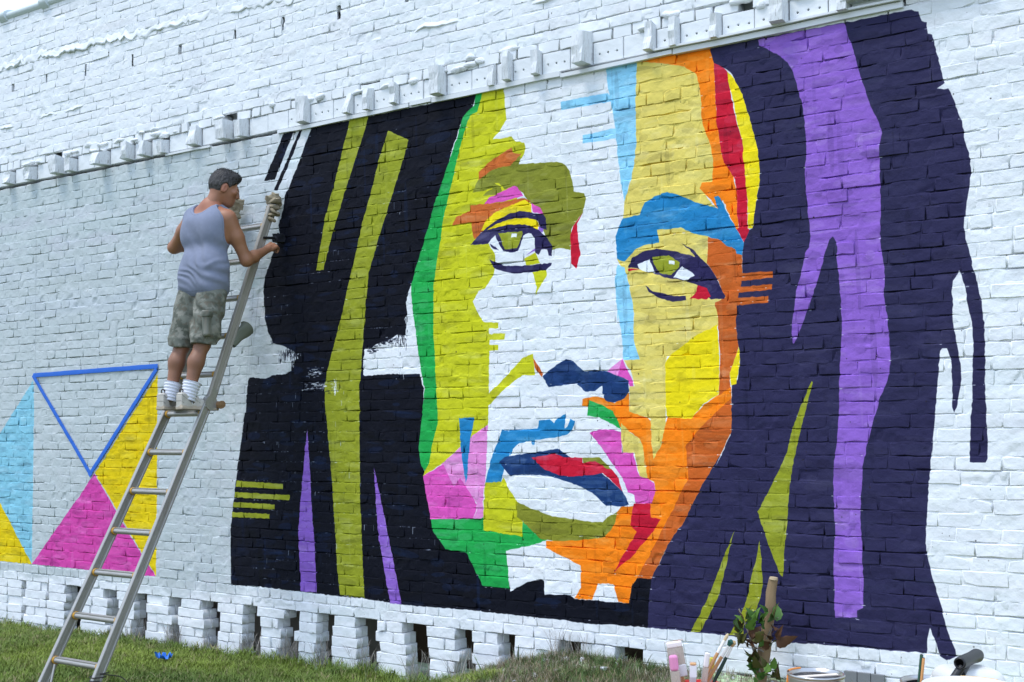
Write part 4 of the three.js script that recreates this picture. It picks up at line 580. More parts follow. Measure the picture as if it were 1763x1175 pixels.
function skin(f, lo, hi, cell) { // surface nets
  const n = [0, 1, 2].map((i) => Math.ceil((hi[i] - lo[i]) / cell) + 1), [A, B, C] = n, v = new Float32Array(A * B * C), at = (i, j, k) => i + A * (j + B * k);
  for (let k = 0; k < C; k++) for (let j = 0; j < B; j++) for (let i = 0; i < A; i++) v[at(i, j, k)] = f(lo[0] + i * cell, lo[1] + j * cell, lo[2] + k * cell);
  const id = new Int32Array(A * B * C).fill(-1), pos = [], idx = [];
  for (let k = 0; k < C - 1; k++) for (let j = 0; j < B - 1; j++) for (let i = 0; i < A - 1; i++) {
    let m = 0, cx = 0, cy = 0, cz = 0, c = 0; const g = []; for (let q = 0; q < 8; q++) { g[q] = v[at(i + (q & 1), j + (q >> 1 & 1), k + (q >> 2))]; if (g[q] < 0) m |= 1 << q; }
    if (m === 0 || m === 255) continue;
    for (let q = 0; q < 8; q++) for (const b of [1, 2, 4]) if (!(q & b)) { const p = q | b; if ((g[q] < 0) !== (g[p] < 0)) { const t = g[q] / (g[q] - g[p]); cx += (q & 1) + (b === 1 ? t : 0); cy += (q >> 1 & 1) + (b === 2 ? t : 0); cz += (q >> 2) + (b === 4 ? t : 0); c++; } }
    id[at(i, j, k)] = pos.length / 3; pos.push(lo[0] + (i + cx / c) * cell, lo[1] + (j + cy / c) * cell, lo[2] + (k + cz / c) * cell);
  }
  const quad = (a, b, c, d, flip) => { if (a < 0 || b < 0 || c < 0 || d < 0) return; flip ? idx.push(a, c, b, a, d, c) : idx.push(a, b, c, a, c, d); };
  for (let k = 1; k < C - 1; k++) for (let j = 1; j < B - 1; j++) for (let i = 1; i < A - 1; i++) {
    const s = v[at(i, j, k)] < 0;
    if (s !== v[at(i + 1, j, k)] < 0) quad(id[at(i, j - 1, k - 1)], id[at(i, j, k - 1)], id[at(i, j, k)], id[at(i, j - 1, k)], !s);
    if (s !== v[at(i, j + 1, k)] < 0) quad(id[at(i - 1, j, k - 1)], id[at(i - 1, j, k)], id[at(i, j, k)], id[at(i, j, k - 1)], !s);
    if (s !== v[at(i, j, k + 1)] < 0) quad(id[at(i - 1, j - 1, k)], id[at(i, j - 1, k)], id[at(i, j, k)], id[at(i - 1, j, k)], !s);
  }
  const nor = new Float32Array(pos.length), e = cell * 0.5;
  for (let i = 0; i < pos.length; i += 3) { const x = pos[i], y = pos[i + 1], z = pos[i + 2], a = f(x + e, y, z) - f(x - e, y, z), b = f(x, y + e, z) - f(x, y - e, z), c = f(x, y, z + e) - f(x, y, z - e), l = Math.hypot(a, b, c) || 1; nor[i] = a / l; nor[i + 1] = b / l; nor[i + 2] = c / l; }
  const g = new THREE.BufferGeometry(); g.setAttribute('position', new THREE.Float32BufferAttribute(pos, 3)); g.setAttribute('normal', new THREE.BufferAttribute(nor, 3)); g.setIndex(idx); return g;
}
function tint(g, f) { const p = g.attributes.position, c = new Float32Array(p.count * 3); for (let i = 0; i < p.count; i++) c.set(f(p.getX(i), p.getY(i), p.getZ(i)), i * 3); g.setAttribute('color', new THREE.BufferAttribute(c, 3)); return g; }
{
  const MX = -6.25, MY = 1.835, MZ = 0.68;
  const man = thing('person', 'person in grey blue tank top and camouflage shorts painting from the ladder', 'person', [MX, MY, MZ]);
  const J = { ankL: [-6.385, 1.925, 0.80], ankR: [-6.205, 1.925, 0.795], kneeL: [-6.365, 2.30, 0.715], kneeR: [-6.185, 2.295, 0.695], hipL: [-6.318, 2.71, 0.66], hipR: [-6.142, 2.705, 0.645], waist: [-6.222, 2.86, 0.645], chest: [-6.238, 3.06, 0.625], neck: [-6.245, 3.24, 0.595], skull: [-6.178, 3.392, 0.522], shL: [-6.412, 3.20, 0.60], shR: [-6.075, 3.165, 0.575], elbL: [-6.635, 3.015, 0.575], wriL: [-6.56, 3.09, 0.33], elbR: [-6.020, 2.885, 0.455], wriR: [-6.058, 2.995, 0.225] };
  const L = (p) => [p[0] - MX, p[1] - MY, p[2] - MZ]; for (const k in J) J[k] = L(J[k]);
  const mid = (a, b, t, o = [0, 0, 0]) => [0, 1, 2].map((i) => lerp(a[i], b[i], t) + o[i]);
  const leg = (h, k, a) => join(0.035, cap(h, k, 0.082, 0.054), cap(k, mid(k, a, 0.35, [0, 0, 0.014]), 0.049, 0.053), cap(mid(k, a, 0.35, [0, 0, 0.014]), a, 0.051, 0.033));
  const torso = join(0.07, cap(mid(J.hipL, J.hipR, 0.1), mid(J.hipL, J.hipR, 0.9), 0.100, 0.100), cap(mid(J.waist, J.hipL, 0, [-0.055, 0, 0]), mid(J.waist, J.hipR, 0, [0.055, 0, 0]), 0.093, 0.093), cap(mid(J.chest, J.shL, 0, [-0.078, -0.03, 0.01]), mid(J.chest, J.shR, 0, [0.078, -0.03, 0]), 0.100, 0.100), cap(mid(J.chest, J.shL, 0.25, [-0.03, 0.03, 0.02]), mid(J.chest, J.shR, 0.25, [0.03, 0.03, 0.02]), 0.092, 0.092), cap(mid(J.shL, J.shR, 0.10, [0, -0.01, 0]), mid(J.shL, J.shR, 0.90, [0, -0.01, 0]), 0.062, 0.062));
  const neck = cap(J.neck, mid(J.neck, J.skull, 0.6), 0.054, 0.050), traps = join(0.05, cap(mid(J.neck, J.neck, 0, [0, 0.025, 0]), mid(J.shL, J.neck, 0.3), 0.045, 0.045), cap(mid(J.neck, J.neck, 0, [0, 0.025, 0]), mid(J.shR, J.neck, 0.3), 0.045, 0.045));
  const arm = (s, e, w) => join(0.03, cap(s, mid(s, e, 0.45), 0.060, 0.051), cap(mid(s, e, 0.45), e, 0.050, 0.040), cap(e, mid(e, w, 0.35), 0.041, 0.041), cap(mid(e, w, 0.35), w, 0.041, 0.027));
  const bodyF = join(0.035, join(0.05, torso, neck, traps), arm(J.shL, J.elbL, J.wriL), arm(J.shR, J.elbR, J.wriR), leg(J.hipL, J.kneeL, J.ankL), leg(J.hipR, J.kneeR, J.ankR));
  // head, in its own frame: +z is the face
  const fwd = new THREE.Vector3(0.55, -0.26, -0.80).normalize(), side = new THREE.Vector3(0, 1, 0).cross(fwd).normalize(), up = fwd.clone().cross(side);
  const headM = new THREE.Matrix4().makeBasis(side, up, fwd).setPosition(...J.skull), headI = headM.clone().invert();
  const eyes = [-1, 1].map((s) => egg([s * 0.033, 0.005, 0.083], 0.013, 0.010, 0.010));
  const headIn = join(0.03, egg([0, 0.028, -0.012], 0.076, 0.093, 0.096), egg([0, -0.035, 0.03], 0.060, 0.070, 0.062), egg([0, -0.088, 0.052], 0.036, 0.030, 0.036));
  const headF = (x, y, z) => {
    let d = headIn(x, y, z);
    d = smin(d, cap([0, 0.018, 0.094], [0, -0.026, 0.108], 0.008, 0.011)(x, y, z), 0.014);                                 // nose
    d = smin(d, cap([-0.011, -0.031, 0.098], [0.011, -0.031, 0.098], 0.008, 0.008)(x, y, z), 0.01);
    d = smin(d, cap([-0.04, 0.024, 0.082], [0.04, 0.024, 0.082], 0.010, 0.010)(x, y, z), 0.02);                            // brow
    for (const s of [-1, 1]) { d = smax(d, -egg([s * 0.033, 0.004, 0.096], 0.018, 0.011, 0.012)(x, y, z), 0.012); d = smin(d, eyes[s < 0 ? 0 : 1](x, y, z), 0.004); d = smin(d, egg([s * 0.05, -0.012, 0.072], 0.016, 0.014, 0.014)(x, y, z), 0.025); d = smin(d, smax(egg([s * 0.078, -0.008, -0.006], 0.010, 0.033, 0.021, [0.2, s * 0.35, 0])(x, y, z), -egg([s * 0.089, -0.006, 0.001], 0.007, 0.020, 0.011)(x, y, z), 0.006), 0.008); }
    d = smin(d, cap([-0.02, -0.056, 0.088], [0.02, -0.056, 0.088], 0.006, 0.006)(x, y, z), 0.008); d = smin(d, cap([-0.017, -0.068, 0.086], [0.017, -0.068, 0.086], 0.007, 0.007)(x, y, z), 0.008); // lips
    return smin(d, cap([0, -0.05, -0.035], [0, -0.17, -0.055], 0.052, 0.056)(x, y, z), 0.03);
  };
  // right hand: fingers curled round a small brush handle; frame: +y along the fingers, +z out of the back of the hand
  function hand(w, dir, back, thumbSide, curl) {
    const Y = new THREE.Vector3(...dir).normalize(), Z = new THREE.Vector3(...back).addScaledVector(Y, -new THREE.Vector3(...back).dot(Y)).normalize(), X = Y.clone().cross(Z);
    const M = new THREE.Matrix4().makeBasis(X, Y, Z).setPosition(...w), f = [];
    f.push(cap([0, -0.02, 0], [0, 0.02, 0], 0.026, 0.027), cap([-0.022, 0.03, 0], [-0.026, 0.078, 0], 0.016, 0.014), cap([0, 0.03, 0.002], [0, 0.082, 0.002], 0.017, 0.014), cap([0.022, 0.03, 0], [0.026, 0.076, 0], 0.016, 0.013));
    [[-0.029, 0.083, 0.040, 1], [-0.010, 0.088, 0.044, 1.06], [0.010, 0.086, 0.041, 1], [0.028, 0.079, 0.032, 0.84]].forEach(([x, y, l, k], i) => {
      let p = [x, y, 0.002], a = curl * (0.5 + 0.07 * i), r = 0.0092 * (k > 0.9 ? 1 : 0.9);
      for (const seg of [l, l * 0.62, l * 0.5]) { const q = [p[0] + x * 0.06, p[1] + Math.cos(a) * seg, p[2] - Math.sin(a) * seg]; f.push(cap(p, q, r, r * 0.9)); p = q; a += curl * 0.78; r *= 0.92; }
    });
    const s = thumbSide; f.push(cap([s * 0.024, 0.012, -0.006], [s * 0.045, 0.045, -0.022], 0.0145, 0.011), cap([s * 0.045, 0.045, -0.022], [s * 0.036, 0.072, -0.042], 0.0105, 0.0095));
    const core = join(0.012, ...f.slice(0, 4)), fin = f.slice(4), F = (x, y, z) => { let d = core(x, y, z); for (const q of fin) d = smin(d, q(x, y, z), 0.005); return d; };
    return skin(F, [-0.075, -0.055, -0.11], [0.075, 0.19, 0.05], 0.0036).applyMatrix4(M);
  }
  const wR = J.wriR, hR = mid(J.elbR, J.wriR, 1.05), wL = J.wriL;
  const rightHand = hand(hR, [-0.10, 0.50, -0.86], [0.55, 0.72, 0.42], -1, 1.15), leftHand = hand(mid(J.elbL, wL, 1.04), [0.05, 0.3, -1], [-0.6, 0.75, 0.2], 1, 1.2);
  const skinTone = (x, y, z) => { const n = 0.5 + 0.5 * fbm(x * 16, y * 16, z * 16), leg2 = 1 - step(0.5, 0.62, y), neckSun = step(1.32, 1.42, y) * (1 - step(1.5, 1.54, y)); return [lerp(0.27, 0.36, n) - 0.07 * leg2 + 0.03 * neckSun, lerp(0.118, 0.160, n) - 0.012 * neckSun - 0.028 * leg2, lerp(0.058, 0.082, n) - 0.006 * neckSun - 0.01 * leg2]; };
  const headG = skin(headF, [-0.11, -0.2, -0.13], [0.11, 0.14, 0.15], 0.0045);
  const faceTone = (x, y, z) => { // eyes, lips, a warmer ear and nose, the shadow of a shaved beard
    if (z > 0.06 && [-1, 1].some((s) => Math.hypot((x - s * 0.033) / 0.013, (y - 0.005) / 0.008) < 1 && z > 0.085)) return [-1, 1].some((s) => Math.hypot(x - s * 0.033, y - 0.005) < 0.006) ? [0.03, 0.02, 0.015] : [0.6, 0.58, 0.55];
    if (y > 0.026 && y < 0.036 && z > 0.075 && Math.abs(x) > 0.014 && Math.abs(x) < 0.05) return [0.10, 0.06, 0.045];
    if (z > 0.07 && y < -0.05 && y > -0.075 && Math.abs(x) < 0.024) return [0.36, 0.13, 0.11];
    const red = step(0.07, 0.085, Math.abs(x)) + step(0.105, 0.125, z); const beard = step(-0.03, -0.06, y) * step(0.0, 0.03, z) * 0.3; return [0.31 - 0.08 * beard, 0.134 - 0.02 * red - 0.03 * beard, 0.070 - 0.01 * red];
  };
  tint(headG, faceTone); headG.applyMatrix4(headM);
  const bodyG = tint(skin(bodyF, [-0.46, 0.02, -0.52], [0.36, 1.58, 0.30], 0.0115), skinTone);
  part(man, 'body', merge([bodyG, headG, tint(rightHand, () => [0.33, 0.146, 0.076]), tint(leftHand, () => [0.33, 0.146, 0.076])]), new THREE.MeshPhysicalMaterial({ vertexColors: true, roughness: 0.52, sheen: 0.15, sheenColor: new THREE.Color(0.6, 0.3, 0.2) }));
  // hair: short, greying at the sides
  const hairF = (x, y, z) => { const line = smax(smax(z - 0.018 - 0.85 * y - 0.006 * noise(x * 90, 1, 4), -(y + 0.055 - 0.9 * Math.max(0, z + 0.03)), 0.015), -(0.035 + 0.6 * Math.max(0, 0.02 - z) - 0 - y) - 10, 0.01); const d = smin(egg([0, 0.035, -0.010], 0.085, 0.104, 0.108)(x, y, z), egg([0.006, 0.098, 0.062], 0.046, 0.024, 0.028)(x, y, z), 0.04) + 0.0022 * noise(x * 240, y * 90, z * 90) + 0.0012 * noise(x * 420, y * 200, z * 260) - 0.004 * step(0.08, 0.12, y) ; const ear = -egg([Math.sign(x) * 0.082, -0.012, -0.002], 0.03, 0.042, 0.030)(x, y, z); return smax(smax(d, line, 0.01), ear, 0.008); };
  const hairG = tint(skin(hairF, [-0.11, -0.09, -0.14], [0.11, 0.16, 0.12], 0.004), (x, y, z) => { const g = 0.62 * (1 - step(0.01, 0.075, y)) * (0.5 + 0.5 * noise(x * 200, y * 200, z * 200)); return [0.018 + 0.11 * g, 0.015 + 0.105 * g, 0.014 + 0.10 * g]; }); hairG.applyMatrix4(headM);
  { // short strands that break the outline
    const P = hairG.attributes.position, N = hairG.attributes.normal, C = hairG.attributes.color, r = Rng(88), pos = [], nor = [], col = [], idx = [], back = new THREE.Vector3(0, -0.25, -1).transformDirection(headM), v = new THREE.Vector3(), n = new THREE.Vector3(), d = new THREE.Vector3(), s = new THREE.Vector3();
    for (let i = 0; i < 5200; i++) {
      const k = Math.floor(r() * P.count); v.fromBufferAttribute(P, k); n.fromBufferAttribute(N, k).transformDirection(headM); d.copy(back).multiplyScalar(-0.4 + 0.9 * r()).addScaledVector(n, 0.55 + 0.3 * r()); d.x += 0.5 * (r() - 0.5); d.y += 0.5 * (r() - 0.5) - 0.25; d.z += 0.5 * (r() - 0.5); d.normalize().multiplyScalar(0.010 + 0.008 * r()); s.crossVectors(d, n).normalize().multiplyScalar(0.0012);
      const o = pos.length / 3, q = 0.6 + 0.9 * r(); pos.push(v.x - s.x, v.y - s.y, v.z - s.z, v.x + s.x, v.y + s.y, v.z + s.z, v.x + d.x, v.y + d.y, v.z + d.z); for (let j = 0; j < 3; j++) { nor.push(n.x, n.y, n.z); col.push(C.getX(k) * q, C.getY(k) * q, C.getZ(k) * q); } idx.push(o, o + 1, o + 2);
    }
    const g = new THREE.BufferGeometry(); g.setAttribute('position', new THREE.Float32BufferAttribute(pos, 3)); g.setAttribute('normal', new THREE.Float32BufferAttribute(nor, 3)); g.setAttribute('color', new THREE.Float32BufferAttribute(col, 3)); g.setIndex(idx);
    part(man, 'hair', merge([hairG, g]), new THREE.MeshStandardMaterial({ vertexColors: true, roughness: 0.6, side: THREE.DoubleSide }));
  }
  // tank top: hugs the torso, scooped at neck and armholes, creased at the small of the back
  const scoop = egg(mid(J.neck, J.neck, 0, [0.005, 0.055, 0.03]), 0.100, 0.115, 0.145), holeR = cap(mid(J.shR, J.shR, 0, [-0.004, 0.10, 0.02]), mid(J.shR, J.shR, 0, [0.045, -0.115, -0.02]), 0.062, 0.078), holeL = cap(mid(J.shL, J.shL, 0, [-0.012, 0.10, 0]), mid(J.shL, J.shL, 0, [-0.060, -0.115, 0]), 0.062, 0.078);
  const loose = join(0.08, torso, traps, cap(mid(J.waist, J.hipL, 0.35, [-0.03, 0, 0.01]), mid(J.waist, J.hipR, 0.35, [0.03, 0, 0.01]), 0.106, 0.106));
  const topF = (x, y, z) => {
    const band = Math.exp(-(((y - 0.93 - 0.25 * x) / 0.085) ** 2)), low = 1 - step(1.0, 1.25, y);
    const fold = 0.0036 * band * Math.sin(y * 95 + 42 * x + 9 * noise(x * 7, y * 9, z * 7)) * (0.4 + Math.max(0, noise(x * 6, y * 4, z * 6 + 9))) + 0.0036 * low * Math.sin(x * 42 + y * 26 + 5 * noise(x * 6, y * 6, z * 6)) + 0.006 * noise(x * 11 + y * 7, y * 5, z * 11) + 0.006 * Math.max(0, Math.sin((x + 0.55 * y) * 30)) * step(0.95, 1.1, y) * (1 - step(1.2, 1.33, y));
    let d = loose(x, y, z) - 0.013 + fold - 0.016 * (1 - step(0.80, 0.95, y)); const hem = 0.785 + 0.03 * x - 0.02 * Math.sin(x * 14);
    d = smax(d, hem - y, 0.006); d = smax(d, -scoop(x, y, z), 0.006); d = smax(d, -holeR(x, y, z), 0.006); d = smax(d, -holeL(x, y, z), 0.006); return d;
  };
  const topG = tint(skin(topF, [-0.32, 0.72, -0.26], [0.32, 1.52, 0.24], 0.0065), (x, y, z) => { // ribbed binding, a stitched hem, a little grime
    const edge = Math.min(scoop(x, y, z), holeR(x, y, z), holeL(x, y, z)), hem = y - (0.785 + 0.03 * x), n = 1 + 0.09 * fbm(x * 14, y * 14, z * 14) + 0.05 * noise(x * 70, y * 70, z * 70);
    const k = n * (edge > 0.012 && edge < 0.016 ? 0.8 : edge < 0.012 ? 1.05 : 1) * (hem > 0.024 && hem < 0.030 ? 0.82 : 1); return [0.200 * k, 0.222 * k, 0.296 * k]; });
  part(man, 'tank_top', topG, new THREE.MeshStandardMaterial({ vertexColors: true, roughness: 0.95 }));
  // shorts, wide at the hem
  const thigh = (h, k) => cap(mid(h, k, 0.0, [0, -0.02, 0]), mid(h, k, 1.10), 0.108, 0.093);
  const shortF = (x, y, z) => {
    let d = join(0.022, thigh(J.hipL, mid(J.kneeL, J.kneeL, 0, [-0.012, 0, 0])), thigh(J.hipR, mid(J.kneeR, J.kneeR, 0, [0.014, 0, 0])), cap(mid(J.hipL, J.hipR, 0.1, [0, 0.03, 0.012]), mid(J.hipL, J.hipR, 0.9, [0, 0.03, 0.012]), 0.108, 0.108))(x, y, z);
    d += 0.010 * noise(x * 9, y * 7, z * 9) + 0.007 * Math.sin(y * 34 + x * 40 + 4 * noise(x * 8, y * 8, z * 8)) * (0.4 + Math.max(0, noise(x * 7, y * 5, 3))) + 0.010 * Math.exp(-(((y - 0.50) / 0.02) ** 2)) * -0.5;
    return smax(smax(d + 0.016 * step(0.79, 0.86, y), 0.445 + 0.012 * Math.sin(x * 20) - y, 0.006), y - 0.905, 0.006);
  };
  const shortsMat = new THREE.MeshStandardMaterial({ vertexColors: true, roughness: 0.92 });
  const camo = (x, y, z) => { const a = fbm(x * 30, y * 36, z * 30), b = fbm(x * 34 + 9, y * 38, z * 34), c = 1 + 0.12 * noise(x * 60, y * 60, z * 60); const k = a > 0.16 ? [0.245, 0.24, 0.20] : b > 0.14 ? [0.105, 0.112, 0.088] : a < -0.2 ? [0.135, 0.122, 0.092] : [0.165, 0.172, 0.14]; return k.map((q) => q * c); };
  const shorts = part(man, 'shorts', tint(skin(shortF, [-0.33, 0.40, -0.22], [0.33, 0.95, 0.24], 0.0085), camo), shortsMat);
  { const p = mid(J.hipR, J.kneeR, 0.72, [0.082, 0, 0.045]); const pocket = (g) => tint(rough(g, 0.006, 24, 4), camo); part(shorts, 'cargo_pocket', pocket(new RoundedBoxGeometry(0.045, 0.155, 0.135, 4, 0.015).rotateY(0.45).translate(...p)), shortsMat); part(shorts, 'pocket_flap', pocket(new RoundedBoxGeometry(0.05, 0.045, 0.145, 3, 0.010).rotateY(0.45).translate(p[0] + 0.003, p[1] + 0.075, p[2])), shortsMat); }
  // socks and trainers
  for (const [k, s] of [['L', -1], ['R', 1]]) {
    const a = J['ank' + k], kn = J['knee' + k], d = mid(a, kn, 0.27), prof = []; for (let i = 0; i <= 22; i++) prof.push(new THREE.Vector2(0.049 + 0.004 * Math.sin(i * 1.75) + 0.010 * (i / 22) ** 2, i / 22)); prof.push(new THREE.Vector2(0.045, 1.0));
    const sock = new THREE.LatheGeometry(prof, 24); const A = new THREE.Vector3(...mid(a, kn, -0.07)), B = new THREE.Vector3(...d), V = B.clone().sub(A), len = V.length(); sock.scale(1, len, 1.08).applyQuaternion(new THREE.Quaternion().setFromUnitVectors(new THREE.Vector3(0, 1, 0), V.normalize())).translate(A.x, A.y, A.z);
    part(man, 'sock', sock, std('#d9dbe2', 0.95, { side: THREE.DoubleSide }));
    const yaw = 0.10 * s, X0 = a[0] + 0.004 * s, Z0 = a[2] + 0.065, C = Math.cos(yaw), S = Math.sin(yaw), toL = (x, z) => [(x - X0) * C + (z - Z0) * S, -(z - Z0) * C + (x - X0) * S]; // shoe frame: v runs from heel to toe
    const half = (v) => 0.036 + 0.014 * step(0.08, 0.20, v) - 0.008 * step(0.02, 0.12, v) * (1 - step(0.12, 0.2, v)) - 0.03 * step(0.245, 0.31, v);
    const solid = (top, grow) => (x, y, z) => { const [u, v] = toL(x, z), w = half(v) + grow; const e = Math.max(-v - 0.02, v - 0.285) , r = Math.max(Math.abs(u) - w, e); return smax(smax(r, y - top(v), 0.02), 0.0 - y - 0.0, 0.008); };
    const upper = solid((v) => 0.100 + 0.018 * (1 - step(0.0, 0.06, v)) - 0.062 * step(0.09, 0.22, v) + 0.006 * Math.sin(v * 130) * step(0.1, 0.14, v) * (1 - step(0.18, 0.2, v)), -0.004), sole = solid((v) => 0.020 + 0.012 * (1 - step(0, 0.05, v)) + 0.014 * step(0.24, 0.30, v), 0.002);
    const hole = cap([a[0], 0.16, a[2]], [a[0], 0.06, a[2] - 0.01], 0.052, 0.036), shoeF = (x, y, z) => smax(smin(upper(x, y, z), sole(x, y, z), 0.004), -hole(x, y, z), 0.012);
    const g = tint(skin(shoeF, [a[0] - 0.13, -0.02, a[2] - 0.30], [a[0] + 0.13, 0.16, a[2] + 0.13], 0.0055), (x, y, z) => { const [u, v] = toL(x, z), n = noise(x * 40, y * 40, z * 40); if (y < 0.004) return [0.13, 0.09, 0.06]; if (y < 0.026 + 0.010 * n) return [0.42 + 0.1 * n, 0.35 + 0.08 * n, 0.26 + 0.05 * n]; const line = Math.abs(Math.sin(v * 46 + y * 70)) < 0.18 && y > 0.045 ? 0.45 : 1; return [0.50 * line, 0.47 * line, 0.41 * line].map((q) => q * (1 + 0.12 * n)); });
    const shoe = part(man, 'shoe', g, new THREE.MeshStandardMaterial({ vertexColors: true, roughness: 0.7 }));
    const laces = []; for (let i = 0; i < 4; i++) { const v = 0.115 + i * 0.026, y = 0.088 - i * 0.013, x = X0 - v * S * -1 * 0, z = Z0 - v; laces.push(bar([X0 - 0.028, y, z], [X0 + 0.028, y + 0.003, z - 0.012], 0.004, 0.004, 6)); } part(shoe, 'laces', laces, std('#d8d4cc', 0.9));
    part(shoe, 'heel_tab', new THREE.TorusGeometry(0.014, 0.0045, 8, 14).rotateY(Math.PI / 2).translate(a[0], 0.128, a[2] + 0.062), std('#4a4038', 0.8));
  }
  // the little brush in his right hand, its tip on the wall
  const tip = new THREE.Vector3(-6.118, 3.115, 0.012), tail = new THREE.Vector3(-6.128, 3.095, 0.185), br = thing('foam_brush', 'small black paint brush held in the right hand against the wall', 'paint brush', [tail.x, tail.y, tail.z]);
  const rel = (t) => { const v = tail.clone().lerp(tip, t).sub(tail); return [v.x, v.y, v.z]; };
  part(br, 'handle', bar(rel(0), rel(0.62), 0.009, 0.011), std('#101012', 0.5)); part(br, 'bristles', rough(new THREE.BoxGeometry(0.055, 0.060, 0.075, 4, 4, 4), 0.006, 60).translate(...rel(0.82)), std('#0a0d18', 0.85)); part(br, 'ferrule', bar(rel(0.55), rel(0.68), 0.016, 0.022), std('#26262a', 0.4));
}

// ------------------------------------------------------------------ sapling stump, painter's table, brushes, cans
{
  const X = -2.385, Y = 0.36, Z = 0.17, t = thing('sapling_stump', 'cut sapling stump sprouting green and reddish leaves before the wall', 'stump', [X, Y, Z]);
  const bark = std('#8a7355', 0.95), r = Rng(71), leafMats = [std('#3f6420', 0.6, { side: THREE.DoubleSide }), std('#5d8230', 0.6, { side: THREE.DoubleSide }), std('#4f3016', 0.7, { side: THREE.DoubleSide }), std('#4c4c1e', 0.65, { side: THREE.DoubleSide })];
  const g = new THREE.CylinderGeometry(0.024, 0.036, 0.58, 12, 14); rough(g, 0.010, 18, 3); g.rotateZ(-0.14).translate(0.035, 0.24, -0.02); part(t, 'trunk', g, bark);
  part(t, 'cut_top', new THREE.CylinderGeometry(0.021, 0.024, 0.012, 12).rotateZ(-0.14).translate(0.078, 0.53, -0.02), std('#b9a483', 0.9));
  for (const [a, b, q] of [[[0.02, 0.05, 0], [-0.10, 0.36, 0.03], 0.006], [[0.03, 0.14, 0.01], [-0.08, 0.20, 0.07], 0.005], [[0.04, 0.2, 0], [0.10, 0.30, 0.05], 0.005], [[0.02, 0.0, 0.02], [-0.03, 0.22, 0.06], 0.006], [[0.03, 0.02, 0.03], [0.10, 0.12, 0.08], 0.005], [[0.05, 0.3, 0.0], [0.12, 0.33, 0.03], 0.004]]) part(t, 'twig', bar(a, b, q, q * 0.6, 6), std('#8d8478', 0.9));
  const leaf = (s, w) => { const sh = new THREE.Shape(); sh.moveTo(0, 0); for (let i = 1; i <= 7; i++) { const k = i / 8; sh.lineTo(w * s * Math.sin(Math.PI * Math.pow(k, 0.7)) * (i % 2 ? 1 : 0.84), k * s); } sh.lineTo(0, s); for (let i = 7; i >= 1; i--) { const k = i / 8; sh.lineTo(-w * s * Math.sin(Math.PI * Math.pow(k, 0.7)) * (i % 2 ? 1 : 0.84), k * s); } const q = new THREE.ShapeGeometry(sh), p = q.attributes.position; for (let i = 0; i < p.count; i++) p.setZ(i, 0.9 * p.getY(i) ** 2 / s * -0.45 + 0.5 * Math.abs(p.getX(i))); q.computeVertexNormals(); return q; };
  const shapesL = [leaf(0.085, 0.34), leaf(0.07, 0.40), leaf(0.10, 0.28)];
  const spots = [[-0.02, 0.30, 8, 0.055, 1], [0.075, 0.30, 9, 0.05, 0], [-0.075, 0.27, 5, 0.04, 0], [-0.01, 0.19, 7, 0.05, 3], [0.10, 0.21, 6, 0.045, 2], [-0.07, 0.20, 4, 0.04, 2], [0.03, 0.10, 9, 0.05, 3], [0.085, 0.02, 8, 0.06, 1], [0.0, 0.03, 6, 0.05, 0]];
  for (const [x, y, n, sp, m] of spots) for (let i = 0; i < n; i++) { const q = part(t, 'leaf', shapesL[i % 3], leafMats[r() < 0.7 ? m : Math.floor(r() * 4)]); q.position.set(x + (r() - 0.5) * 2 * sp, y + (r() - 0.5) * 1.6 * sp, 0.02 + 0.09 * r()); q.rotation.set(r() * 2 - 0.4, r() * 6.28, (r() - 0.5) * 2.6); q.scale.setScalar(0.65 + 0.5 * r()); }
}
const TABLE = 0.735;
{
  const t = thing('work_table', 'bare wooden work table below the paint cans', 'table', [-1.1, 0, 2.72]), w = std('#8b7657', 0.85);
  part(t, 'table_top', box(1.5, 0.03, 0.62, 0, TABLE - 0.016, 0, 0.004), w); for (const [x, z] of [[-0.68, -0.26], [0.68, -0.26], [-0.68, 0.26], [0.68, 0.26]]) part(t, 'leg', box(0.045, TABLE - 0.032, 0.045, x, (TABLE - 0.032) / 2, z, 0.003), w);
}
